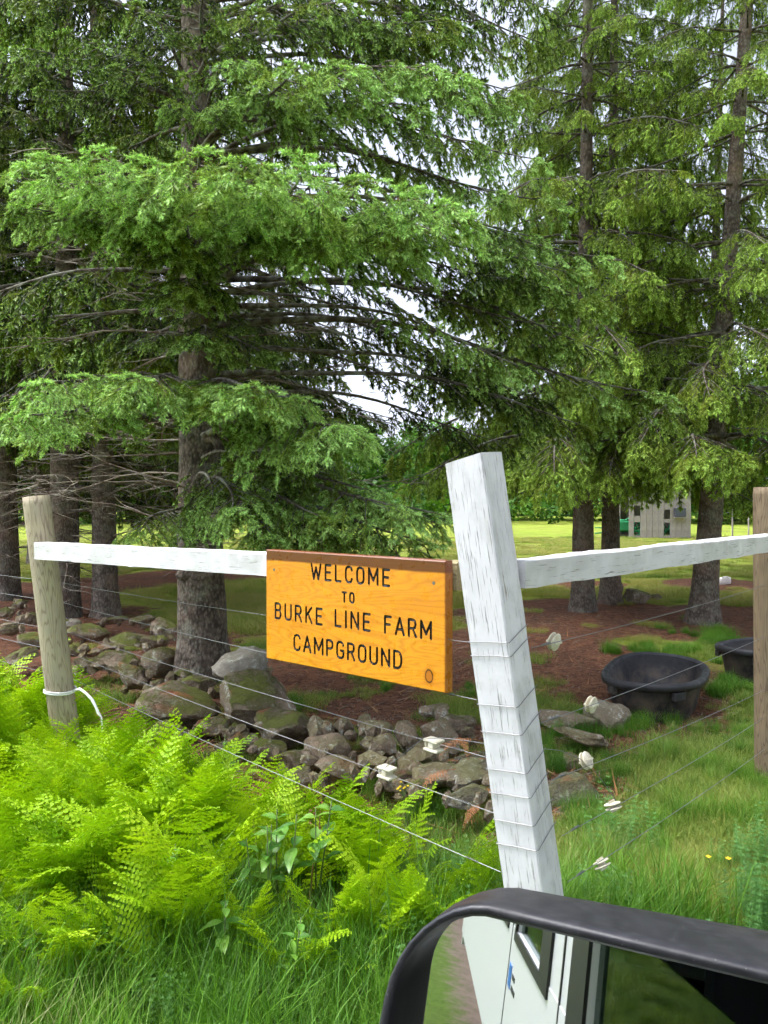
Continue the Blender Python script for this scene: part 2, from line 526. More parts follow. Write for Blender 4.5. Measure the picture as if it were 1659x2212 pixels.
# stained, varnished sign board: local X along the board, Z up, origin at its upper corner
t = NT('varnished_pine')
co = t.coord('Object', (0.16, 1.0, 1.0)); c1 = t.coord('Object')
n0 = t.noise(co, 7.5, 3, 0.45, 0.3)
w = t.math('FRACT', t.math('MULTIPLY', n0, 24))
grain = t.rng(t.math('ABSOLUTE', t.math('SUBTRACT', w, 0.5)), 0.18, 0.5)
fine = t.noise(t.coord('Object', (0.05, 1, 1)), 220, 2)
sp = t.n('ShaderNodeSeparateXYZ'); t.l(c1, sp.inputs[0])
c = t.mix(t.rng(t.noise(co, 6, 3), 0.35, 0.7), (0.80, 0.33, 0.020), (0.67, 0.24, 0.013))
c = t.mix(t.math('MULTIPLY', grain, 0.42), c, (0.38, 0.115, 0.008))
c = t.mix(t.rng(fine, 0.55, 0.72, 0, 0.35), c, (0.38, 0.12, 0.01))
wig = t.math('MULTIPLY', t.math('SUBTRACT', t.noise(co, 9, 2), 0.5), 0.02)
band = t.rng(t.math('ADD', sp.outputs[2], wig), -0.043, -0.036)
c = t.mix(t.math('MULTIPLY', band, 0.9), c, t.mix(fine, (0.105, 0.024, 0.006), (0.040, 0.011, 0.005)))
kx = t.math('MULTIPLY', t.math('SUBTRACT', sp.outputs[0], 0.799), 1.15)
kz = t.math('MULTIPLY', t.math('ADD', sp.outputs[2], 0.385), 0.82)
kd = t.math('SQRT', t.math('ADD', t.math('MULTIPLY', kx, kx), t.math('MULTIPLY', kz, kz)))
kd = t.math('ADD', kd, t.math('MULTIPLY', t.math('SUBTRACT', t.noise(c1, 40, 3), 0.5), 0.008))
c = t.mix(t.rng(kd, 0.034, 0.020, 0, 0.55), c, (0.42, 0.13, 0.01))
c = t.mix(t.rng(kd, 0.0205, 0.0175), c, (0.035, 0.012, 0.006))
c = t.mix(t.rng(kd, 0.0155, 0.0135), c, (0.46, 0.15, 0.012))
side = t.rng(sp.outputs[1], 0.0015, 0.0025)
c = t.mix(t.math('MULTIPLY', side, 0.6), c, (0.26, 0.06, 0.010))
t.col(c); t.rough(t.rng(t.noise(c1, 30, 3), 0.3, 0.7, 0.22, 0.42)); t.spec(0.5)
drop = t.vor(c1, 46)
dm = t.rng(drop, 0.10, 0.04)
t.bump(t.math('ADD', t.math('MULTIPLY', dm, 0.8), t.math('MULTIPLY', fine, 0.08)), 0.5, 0.004)
M['sign'] = t.m
M['sign_black'] = simple('black_enamel', (0.009, 0.007, 0.008), 0.22, 0.6)

M['wire'] = simple('galvanised_wire', (0.23, 0.235, 0.24), 0.5, 0.5, 0.7)
t = NT('insulator_plastic'); co = t.coord('Object')
t.col(t.mix(t.rng(t.noise(co, 40, 4), 0.4, 0.7), (0.72, 0.68, 0.55), (0.52, 0.46, 0.32))); t.rough(0.5)
M['insulator'] = t.m
M['cord'] = simple('white_cord', (0.78, 0.78, 0.76), 0.7)
M['steel'] = simple('screw_steel', (0.25, 0.24, 0.23), 0.4, 0.5, 0.9)

t = NT('black_rubber'); co = t.coord('Object')
n1 = t.noise(co, 5, 5, 0.65); n2 = t.noise(co, 26, 4, 0.7)
sp = t.n('ShaderNodeSeparateXYZ'); t.l(co, sp.inputs[0])
mud = t.math('MULTIPLY', t.rng(t.math('ADD', n1, t.math('MULTIPLY', n2, 0.3)), 0.58, 0.78), t.rng(sp.outputs[2], 0.27, 0.16))
c = t.mix(t.rng(n1, 0.35, 0.7), (0.016, 0.016, 0.018), (0.035, 0.034, 0.036))
c = t.mix(t.math('MULTIPLY', mud, 0.6), c, (0.13, 0.095, 0.065))
t.col(c); t.rough(t.rng(n2, 0.3, 0.7, 0.42, 0.75)); t.spec(0.4); t.bump(n2, 0.25, 0.004)
M['rubber'] = t.m
M['white_plastic'] = simple('white_plastic', (0.80, 0.76, 0.74), 0.45)
M['machine_green'] = simple('green_machine_paint', (0.02, 0.22, 0.085), 0.45, 0.5)
M['dark_iron'] = simple('dark_iron', (0.035, 0.033, 0.03), 0.7)
M['tin'] = simple('pale_tin_roof', (0.62, 0.62, 0.62), 0.45, 0.5, 0.2)
M['box_grey'] = simple('grey_feed_box', (0.07, 0.075, 0.09), 0.5)
M['dark_inside'] = simple('dark_inside', (0.02, 0.018, 0.016), 0.9, 0.1)
M['flower'] = simple('yellow_petal', (0.75, 0.52, 0.01), 0.5)
M['dry_stem'] = simple('dry_stem', (0.30, 0.17, 0.08), 0.8, 0.2)
M['dry_leaf'] = simple('dry_fallen_leaf', (0.33, 0.15, 0.065), 0.8, 0.2)

# van
M['van_white'] = simple('van_white_paint', (0.82, 0.83, 0.84), 0.25, 0.5)
t = NT('black_mirror_plastic'); co = t.coord('Object')
c = t.mix(t.rng(t.noise(co, 90, 4), 0.45, 0.75), (0.018, 0.018, 0.022), (0.034, 0.034, 0.039))
c = t.mix(t.rng(t.noise(co, 14, 5, 0.7), 0.5, 0.75, 0, 0.35), c, (0.07, 0.066, 0.06))
c = t.mix(t.rng(t.vor(co, 130), 0.10, 0.06, 0, 0.5), c, (0.16, 0.16, 0.15))
t.col(c)
t.rough(t.rng(t.noise(co, 25, 4), 0.3, 0.7, 0.36, 0.58)); t.spec(0.5); t.bump(t.noise(co, 900, 2), 0.25, 0.0008)
M['mirror_plastic'] = t.m
M['black_gasket'] = simple('black_gasket', (0.012, 0.012, 0.013), 0.5)
M['van_inside'] = simple('van_inside', (0.03, 0.03, 0.033), 0.8)
M['tyre'] = simple('tyre_rubber', (0.018, 0.018, 0.018), 0.8)
M['van_blue'] = simple('blue_badge', (0.02, 0.16, 0.50), 0.4)
t = NT('mirror_glass'); t.b.inputs['Metallic'].default_value = 1.0; t.col((0.94, 0.95, 0.95)); t.rough(0.012)
M['mirror_glass'] = t.m
t = NT('tinted_window')
gl = t.n('ShaderNodeBsdfGlossy'); gl.inputs[0].default_value = (0.9, 1.0, 0.95, 1); gl.inputs['Roughness'].default_value = 0.01
tr = t.n('ShaderNodeBsdfTransparent'); tr.inputs[0].default_value = (0.28, 0.36, 0.32, 1)
fr = t.n('ShaderNodeFresnel'); fr.inputs[0].default_value = 1.6
ms = t.n('ShaderNodeMixShader')
t.l(t.rng(fr.outputs[0], 0.0, 0.6, 0.02, 0.38), ms.inputs[0]); t.l(tr.outputs[0], ms.inputs[1]); t.l(gl.outputs[0], ms.inputs[2]); t.l(ms.outputs[0], t.out.inputs[0])
M['window_glass'] = t.m

# deciduous leaves far behind
t = NT('broadleaf_crown')
tone = t.math('ADD', t.attr('tone').outputs['Fac'], t.attr('tone', 'INSTANCER').outputs['Fac'])
c = t.ramp(tone, [(0.0, (0.03, 0.085, 0.014)), (0.5, (0.075, 0.19, 0.022)), (1.0, (0.15, 0.32, 0.04))])
leafy(t, c, 0.3, None, 0.55, 0.25)
M['far_leaf'] = t.m
# ------------------------------------------------------------------ ground
VF = Vector((math.sin(math.radians(55)), math.cos(math.radians(55)), 0))     # the van's forward direction
VL = Vector((-VF.y, VF.x, 0))                                                # out of its left side

LITTER = [(2.0, 8.4, 1.9), (3.5, 9.4, 1.7), (1.1, 7.3, 1.3), (3.0, 11.2, 1.5), (0.9, 6.0, 0.9), (-1.5, 6.9, 1.4), (-3.2, 9.4, 1.9), (-0.6, 5.5, 1.1),
          (2.3, 6.9, 1.0), (4.9, 10.6, 1.3), (-4.9, 8.6, 2.0), (-5.5, 11.5, 2.6), (-2.6, 7.4, 1.3), (0.4, 8.0, 1.1), (0.9, 4.6, 0.7), (1.6, 10.8, 1.0), (6.4, 14.5, 1.3), (3.9, 14.6, 0.9), (-3.5, 11.5, 1.2),
          (-1.2, 5.3, 0.95), (-0.3, 4.65, 0.8), (0.45, 4.25, 0.7), (1.0, 4.3, 0.55), (1.6, 6.0, 1.1), (1.0, 5.2, 0.85), (-2.0, 5.9, 1.0), (-0.4, 6.3, 1.2), (-5.2, 13.5, 2.4), (-7.5, 12.0, 2.6), (-4.0, 16.0, 1.8), (0.2, 7.0, 1.1)]
GREEN = [(3.6, 8.0, 0.75), (4.4, 7.6, 0.8), (-1.9, 11.0, 1.5), (-0.4, 10.6, 1.2), (-3.0, 13.2, 2.0), (2.9, 8.6, 0.4)]

def litter_at(x, y):
    f = 0.0
    for (a, b, r) in LITTER:
        f = max(f, math.exp(-(((x - a) ** 2 + (y - b) ** 2) / (r * r)) ** 1.6))
    for (a, b, r) in GREEN:
        f *= 1 - 0.9 * math.exp(-(((x - a) ** 2 + (y - b) ** 2) / (r * r)) ** 1.3)
    return f

def track_at(x, y):
    """how much bare track is under a point beside the van"""
    t_ = x * VL.x + y * VL.y
    return math.exp(-((t_ + 0.85) / 1.0) ** 4)

def verge_at(x, y):
    """the greener, richer roadside strip on which the van stands and the ferns grow"""
    t_ = x * VL.x + y * VL.y
    return math.exp(-((t_ - 1.0) / 2.6) ** 4) if y < 5.5 else 0.0

def height(x, y):
    d = math.hypot(x, y)
    h = 0.05 * mnoise.noise(Vector((x * 0.5, y * 0.5, 1.3))) + 0.02 * mnoise.noise(Vector((x * 1.9, y * 1.9, 4.0)))
    return h * max(0.0, 1.0 - d / 40.0) if d < 40 else 0.0

def axis_vals(lo, hi, c0, c1, fine):
    vals = list(np.arange(c0, c1 + 1e-6, fine))
    st = fine; x = c0
    while x > lo:
        st *= 1.18; x -= st; vals.insert(0, x)
    st = fine; x = c1
    while x < hi:
        st *= 1.18; x += st; vals.append(x)
    return vals

gx = axis_vals(-600, 600, -7, 8, 0.14)
gy = axis_vals(-500, 700, -3, 16, 0.14)
verts = []; lit = []
for y in gy:
    for x in gx:
        verts.append((x, y, height(x, y)))
        lit.append((litter_at(x, y), track_at(x, y), verge_at(x, y)))
nx = len(gx)
faces = [(j * nx + i, j * nx + i + 1, (j + 1) * nx + i + 1, (j + 1) * nx + i) for j in range(len(gy) - 1) for i in range(nx - 1)]
me = mesh_from('ground', verts, faces)
for k, nm in ((0, 'litter'), (1, 'track'), (2, 'verge')):
    a = me.attributes.new(nm, 'FLOAT', 'POINT')
    a.data.foreach_set('value', np.array([q[k] for q in lit], dtype=np.float32))

t = NT('pasture_ground')
co = t.coord('Object')
g = t.n('ShaderNodeNewGeometry')
lt = t.attr('litter').outputs['Fac']; tk = t.attr('track').outputs['Fac']
n1 = t.noise(co, 1.1, 6, 0.62); n2 = t.noise(co, 7, 6, 0.68); n3 = t.noise(co, 45, 5, 0.7); n4 = t.noise(co, 0.16, 4); n5 = t.noise(co, 170, 3, 0.7)
grass = t.ramp(t.math('ADD', t.math('MULTIPLY', n1, 0.6), t.math('MULTIPLY', n3, 0.4)), [(0.30, (0.15, 0.22, 0.028)), (0.48, (0.31, 0.39, 0.05)), (0.62, (0.43, 0.47, 0.085)), (0.78, (0.46, 0.42, 0.14))])
grass = t.mix(t.rng(n4, 0.42, 0.62, 0, 0.45), grass, (0.22, 0.32, 0.04))
pat = t.noise(co, 0.55, 6, 0.7)
grass = t.mix(t.rng(pat, 0.50, 0.66, 0, 0.7), grass, (0.23, 0.205, 0.075))
grass = t.mix(t.rng(pat, 0.44, 0.34, 0, 0.5), grass, (0.075, 0.135, 0.02))
grass = t.mix(t.rng(n2, 0.58, 0.72, 0, 0.5), grass, (0.17, 0.125, 0.055))
duff = t.ramp(t.math('ADD', t.math('MULTIPLY', n2, 0.5), t.math('MULTIPLY', n5, 0.5)), [(0.30, (0.085, 0.041, 0.028)), (0.47, (0.205, 0.094, 0.056)), (0.60, (0.32, 0.15, 0.085)), (0.78, (0.42, 0.22, 0.125))])
duff = t.mix(t.rng(n1, 0.45, 0.7, 0, 0.55), duff, (0.11, 0.075, 0.058))
clod = t.noise(co, 19, 5, 0.75)
duff = t.mix(t.rng(clod, 0.50, 0.36, 0, 0.75), duff, (0.045, 0.027, 0.020))
duff = t.mix(t.rng(clod, 0.60, 0.74, 0, 0.6), duff, (0.40, 0.215, 0.12))
dirt = t.ramp(t.math('ADD', t.math('MULTIPLY', n2, 0.6), t.math('MULTIPLY', n3, 0.4)), [(0.3, (0.13, 0.095, 0.07)), (0.7, (0.27, 0.21, 0.16))])
vg = t.attr('verge').outputs['Fac']
rich = t.ramp(t.math('ADD', t.math('MULTIPLY', n2, 0.5), t.math('MULTIPLY', n3, 0.5)), [(0.3, (0.035, 0.075, 0.012)), (0.7, (0.12, 0.22, 0.025))])
grass = t.mix(t.math('MULTIPLY', vg, 0.9), grass, rich)
edge = t.math('ADD', lt, t.math('MULTIPLY', t.math('SUBTRACT', t.math('ADD', t.math('MULTIPLY', n2, 0.6), t.math('MULTIPLY', n1, 0.5)), 0.55), 1.1))
c = t.mix(t.rng(edge, 0.36, 0.52), grass, duff)
c = t.mix(t.rng(t.math('ADD', tk, t.math('MULTIPLY', t.math('SUBTRACT', n2, 0.5), 0.8)), 0.4, 0.65), c, dirt)
t.col(c); t.rough(0.95); t.spec(0.1)
t.bump(t.math('ADD', t.math('MULTIPLY', n2, 0.5), t.math('ADD', t.math('MULTIPLY', clod, 0.8), t.math('MULTIPLY', n5, 0.3))), 1.0, 0.08)
ground = link_mesh('ground', me, t.m, None, True)
tag(ground, kind='structure')

# ------------------------------------------------------------------ plant pieces that get scattered
def attr_tip(me, vals):
    a = me.attributes.new('tip', 'FLOAT', 'POINT')
    a.data.foreach_set('value', np.array(vals, dtype=np.float32))

def spray_mesh(seed, droop=0.0, L=0.26, nside=4, sides=4, needles=0.010, R=0.0125, nl=0.019, nw=0.0045, lo=False):
    """a flat spruce spray: a twig with brush-like shoots, each a tapering body of packed needles with single needles standing off"""
    r = random.Random(seed)
    v, mi, tip = [], [], []
    def tri(a, b, c, m, tp):
        v.extend([tuple(a), tuple(b), tuple(c)]); mi.append(m); tip.extend(tp)
    def shoot(p, d, ln, age0, age1, rad):
        d = d.normalized()
        y = Vector((0, 0, 1)).cross(d)
        if y.length < 1e-3: y = Vector((0, 1, 0))
        y.normalize(); z = d.cross(y)
        bend = r.uniform(-0.10, 0.16); a0 = r.uniform(0, 6.28)
        def ctr(s): return p + d * (ln * s) + z * (bend * ln * s * s)
        prof = ((0.0, 0.5), (0.38, 1.0), (0.82, 0.85)) if not lo else ((0.05, 0.7), (0.68, 1.0))
        rings = []
        for (s, q) in prof:
            c = ctr(s)
            rings.append([c + (y * math.cos(a0 + 2 * PI * k / sides) + z * 0.8 * math.sin(a0 + 2 * PI * k / sides)) * (rad * q * r.uniform(0.75, 1.25)) for k in range(sides)])
        ag = [(age0 + (age1 - age0) * s) * 0.75 for (s, q) in prof]
        for a in range(len(rings) - 1):
            for k in range(sides):
                k2 = (k + 1) % sides
                tri(rings[a][k], rings[a][k2], rings[a + 1][k2], 0, (ag[a], ag[a], ag[a + 1]))
                tri(rings[a][k], rings[a + 1][k2], rings[a + 1][k], 0, (ag[a], ag[a + 1], ag[a + 1]))
        e = ctr(1.04)
        for k in range(sides):
            tri(rings[-1][k], rings[-1][(k + 1) % sides], e, 0, (ag[-1], ag[-1], age1))
        n = int(ln / needles)
        for i in range(n):
            s = (i + r.random()) / n
            th = r.uniform(0, 6.28); rd = y * math.cos(th) + z * math.sin(th)
            c = ctr(s) + rd * rad * 0.5
            nd = (rd + d * (0.55 + 0.7 * s)).normalized()
            w = nd.cross(Vector((r.uniform(-1, 1), r.uniform(-1, 1), r.uniform(-1, 1)))).normalized() * nw * 0.5
            g_ = age0 + (age1 - age0) * s
            tri(c + w, c - w, c + nd * nl * r.uniform(0.8, 1.15), 0, (g_ * 0.8, g_ * 0.8, min(1.0, g_ + 0.12)))
    ax = [Vector((L * s, 0.012 * math.sin(s * 5 + seed), -droop * L * s * s + 0.03 * L * math.sin(s * 3))) for s in (0, 0.5, 1.0)]
    for i in range(2):
        d = ax[i + 1] - ax[i]
        w = Vector((0, 0.0022, 0.0022))
        tri(ax[i] + w, ax[i] - w, ax[i + 1], 1, (0, 0, 0))
        shoot(ax[i] + d * 0.15, d, d.length * 0.9, 0.08 + 0.1 * i, 0.25 + 0.15 * i, R * 0.8)
    def axp(s): return ax[0].lerp(ax[1], s * 2) if s < 0.5 else ax[1].lerp(ax[2], s * 2 - 1)
    for i in range(1, nside + 1):
        for sgn in (-1, 1):
            if r.random() < 0.08: continue
            s = (i - r.uniform(0.1, 0.6)) / nside
            ln = L * (0.20 * (1 - s) + 0.20) * r.uniform(0.75, 1.25)
            an = math.radians(r.uniform(36, 58)) * sgn
            d = Vector((math.cos(an), math.sin(an), r.uniform(-0.38, 0.16) - droop * 0.5))
            shoot(axp(s), d, ln, 0.18, r.uniform(0.55, 1.0), R)
    d = (ax[-1] - ax[-2])
    shoot(ax[-1], d, 0.27 * L, 0.4, 1.0, R)
    for sgn in (-1, 1):
        shoot(axp(0.96), d.normalized() + Vector((0, sgn * 0.75, r.uniform(-.2, .1))), 0.22 * L, 0.4, 1.0, R * 0.95)
    return np.array(v, dtype=np.float64), np.array(mi, dtype=np.int32), np.array(tip, dtype=np.float32)

SPRAY_HI = [spray_mesh(s, 0.12, L=0.160, nside=3, sides=3, needles=0.0021, R=0.0062, nl=0.0165, nw=0.0028, lo=True) for s in (1, 2, 3, 4, 5)]
SPRAY = [spray_mesh(10 + s, 0.14, L=0.165, nside=3, sides=3, needles=0.0032, nw=0.0036, R=0.0068, nl=0.0175, lo=True) for s in (1, 2, 3, 4, 5)]
SPRAY_HANG = [spray_mesh(20 + s, 0.3, L=0.19, nside=3, sides=3, needles=0.0052, nw=0.0052, R=0.0085, nl=0.020, lo=True) for s in (1, 2, 3, 4)]
SPRAY_LOW = [spray_mesh(30 + s, 0.2, L=0.20, nside=3, sides=3, needles=0.0080, nw=0.0068, R=0.0095, nl=0.021, lo=True) for s in (1, 2, 3, 4)]

def frond_mesh(name, seed, mats, L=0.55, npin=20, arch=0.5, wide=0.24, lobe=0.0120):
    """a lacy fern frond standing on its stalk: paired leaflets, each cut into small lobes"""
    r = random.Random(seed)
    v, f, mi, tip = [], [], [], []
    def poly(pts, m, tv):
        k = len(v); v.extend([tuple(p) for p in pts]); f.append(tuple(range(k, k + len(pts)))); mi.append(m); tip.extend([tv] * len(pts))
    bare = 0.22
    def pos(s):
        # grows up (+Z), arches over along +X
        a = arch * s * s * 1.5
        return Vector((L * (0.10 * s + 0.55 * arch * s ** 2.3), 0.02 * L * math.sin(3 * s + seed), L * (s - 0.36 * arch * s ** 3)))
    N = 26
    pts = [pos(i / N) for i in range(N + 1)]
    for i in range(N):
        p, q = pts[i], pts[i + 1]
        w = 0.0022 * (1 - i / N) + 0.0006
        for e in (Vector((0, w, 0)), Vector((w, 0, 0))):
            poly((p - e, p + e, q + e * 0.9, q - e * 0.9), 0, 0.5)
    for i in range(npin):
        s = bare + (1 - bare) * (i + 0.3) / npin
        p = pos(s); tg = (pos(min(s + 0.02, 1.0)) - pos(s - 0.02)).normalized()
        u = (s - bare) / (1 - bare)
        prof = (min(1.0, 0.62 + 1.7 * u) if u < 0.3 else 1.0) * (1 - u) ** 0.82 + 0.02
        for sgn in (-1, 1):
            ln = wide * L * prof * r.uniform(0.88, 1.1)
            side = Vector((0, sgn, 0)); nrm = tg.cross(side) * sgn
            d = (side * 0.86 + tg * (0.42 + 0.3 * u) + nrm * r.uniform(-0.25, 0.05)).normalized()
            cr = d.cross(nrm).normalized() * sgn
            nl = max(3, int(ln / lobe))
            cup = r.uniform(-0.3, 0.1)
            for j in range(nl):
                q0 = j / nl; q1 = (j + 1) / nl
                a = p + d * (ln * q0) + nrm * (cup * ln * q0 * q0); b = p + d * (ln * q1) + nrm * (cup * ln * q1 * q1)
                lw = (0.0042 + 0.058 * ln) * (1 - q0) ** 0.6 * (0.75 if j == 0 else 1) + 0.001
                for s2 in (-1, 1):
                    o = cr * (s2 * lw) + d * (ln / nl * 0.55)
                    z_ = nrm * r.uniform(-0.0025, 0.0025)
                    poly((a, a.lerp(b, 0.92), a + o + z_ + (b - a) * 0.35, a + o * 0.9 + z_ - (b - a) * 0.1), 0, 0.3 + 0.7 * q0 * 0.6 + 0.3 * u)
    me = mesh_from(name, v, f, mi)
    attr_tip(me, tip)
    for m in mats: me.materials.append(m)
    return me

FROND = [unlinked(frond_mesh('fern_frond', s, (M['fern'],), 0.55, 17 + s % 3, 0.30 + 0.16 * (s % 4), 0.27 + 0.03 * (s % 3))) for s in range(1, 7)]

def tuft_mesh(name, seed, mat, n, h, spread, w, lean=0.5, seg=4):
    r = random.Random(seed)
    v, f, tip = [], [], []
    for b in range(n):
        a = r.uniform(0, 2 * PI); rr = spread * math.sqrt(r.random())
        p = Vector((math.cos(a) * rr, math.sin(a) * rr, -0.01))
        az = r.uniform(0, 2 * PI); hh = h * r.uniform(0.45, 1.1); ln = lean * r.uniform(0.15, 1.3)
        d = Vector((math.cos(az), math.sin(az), 0)); sd = Vector((-d.y, d.x, 0))
        tw = r.uniform(-0.6, 0.6); ww = w * r.uniform(0.6, 1.3)
        k = len(v)
        for i in range(seg):
            s = i / seg
            c = p + d * (hh * ln * s ** 2.0) + Vector((0, 0, hh * (s - 0.28 * ln * s ** 3)))
            sdd = (sd * math.cos(tw * s * 2) + d * math.sin(tw * s * 2)) * (ww * 0.5 * (1 - 0.75 * s))
            v.extend([tuple(c - sdd), tuple(c + sdd)]); tip.extend([s, s])
        c = p + d * (hh * ln) + Vector((0, 0, hh * (1 - 0.28 * ln)))
        v.append(tuple(c)); tip.append(1.0)
        for i in range(seg - 1):
            q = k + 2 * i
            f.append((q, q + 1, q + 3, q + 2))
        q = k + 2 * (seg - 1)
        f.append((q, q + 1, q + 2))
    me = mesh_from(name, v, f)
    attr_tip(me, tip)
    me.materials.append(mat)
    return me

def bedstraw_mesh(name, seed, mat, h=0.34):
    """upright stems ringed by whorls of narrow leaves"""
    r = random.Random(seed)
    v, f, tip = [], [], []
    for st in range(3):
        base = Vector((r.uniform(-.05, .05), r.uniform(-.05, .05), -0.01)); hh = h * r.uniform(0.6, 1.1)
        le = Vector((r.uniform(-.25, .25), r.uniform(-.25, .25), 1.0))
        k = len(v)
        top = base + le * hh
        for e in (Vector((0.0012, 0, 0)), Vector((0, 0.0012, 0))):
            k = len(v); v.extend([tuple(base - e), tuple(base + e), tuple(top)]); f.append((k, k + 1, k + 2)); tip.extend([0.2, 0.2, 0.6])
        nw = int(hh / 0.028)
        for i in range(2, nw + 1):
            s = i / nw
            c = base + le * (hh * s); ll = 0.026 * (1.1 - 0.55 * s)
            a0 = r.uniform(0, 6.28)
            for j in range(7):
                a = a0 + j * 2 * PI / 7
                d = Vector((math.cos(a), math.sin(a), 0.35 + 0.4 * s)); sd = Vector((-d.y, d.x, 0)) * 0.0026
                k = len(v); v.extend([tuple(c), tuple(c + d * ll * 0.6 + sd), tuple(c + d * ll), tuple(c + d * ll * 0.6 - sd)])
                f.append((k, k + 1, k + 2, k + 3)); tip.extend([0.3, s, s, s])
    me = mesh_from(name, v, f)
    attr_tip(me, tip)
    me.materials.append(mat)
    return me

TALL = [unlinked(tuft_mesh('tall_grass_tuft', 40 + s, M['grass'], 20, 0.34, 0.07, 0.0046, 0.65)) for s in range(5)]
SHORT = [unlinked(tuft_mesh('short_grass_tuft', 60 + s, M['pasture'], 20, 0.10, 0.06, 0.0034, 0.8, 3)) for s in range(4)]
WEED = [unlinked(bedstraw_mesh('bedstraw', 80 + s, M['weed'])) for s in range(4)]
# ------------------------------------------------------------------ trees
def trunk_mesh(mb_pts, mb_rad, flare, seed, nseg=22, ring=0.07, bump=0.05, m=0):
    """tapered, knobbly trunk with spreading roots"""
    r = random.Random(seed)
    pts = [Vector(p) for p in mb_pts]
    zs = []
    z = pts[0].z
    while z < pts[-1].z:
        zs.append(z); z += ring if z < pts[0].z + 3.0 else ring * 3
    zs.append(pts[-1].z)
    vs_, fs = [], []
    ph = r.uniform(0, 6.28); nroot = r.randint(4, 6)
    for z in zs:
        for i in range(len(pts) - 1):
            if pts[i + 1].z >= z: break
        k = (z - pts[i].z) / max(1e-6, pts[i + 1].z - pts[i].z)
        k = min(max(k, 0), 1)
        c = pts[i].lerp(pts[i + 1], k); rad = mb_rad[i] * (1 - k) + mb_rad[i + 1] * k
        hz = z - pts[0].z
        for a in range(nseg):
            th = 2 * PI * a / nseg
            fl = 1 + flare * math.exp(-hz / 0.22) * (0.55 + 0.45 * math.cos(nroot * th + ph)) + 0.35 * flare * math.exp(-hz / 0.6)
            nz = mnoise.noise(Vector((math.cos(th) * 1.6, math.sin(th) * 1.6, z * 1.1 + seed))) * bump * 1.6 + mnoise.noise(Vector((math.cos(th) * 5, math.sin(th) * 5, z * 6 + seed))) * bump * 0.7
            q = rad * fl * (1 + nz)
            vs_.append((c.x + math.cos(th) * q, c.y + math.sin(th) * q, z))
    for j in range(len(zs) - 1):
        for a in range(nseg):
            a2 = (a + 1) % nseg
            fs.append((j * nseg + a, j * nseg + a2, (j + 1) * nseg + a2, (j + 1) * nseg + a))
    fs.append(tuple((len(zs) - 1) * nseg + a for a in range(nseg)))
    return vs_, fs

def trunk_at(pts, z):
    for i in range(len(pts) - 1):
        if pts[i + 1].z >= z: break
    k = (z - pts[i].z) / (pts[i + 1].z - pts[i].z)
    return pts[i].lerp(pts[i + 1], k)

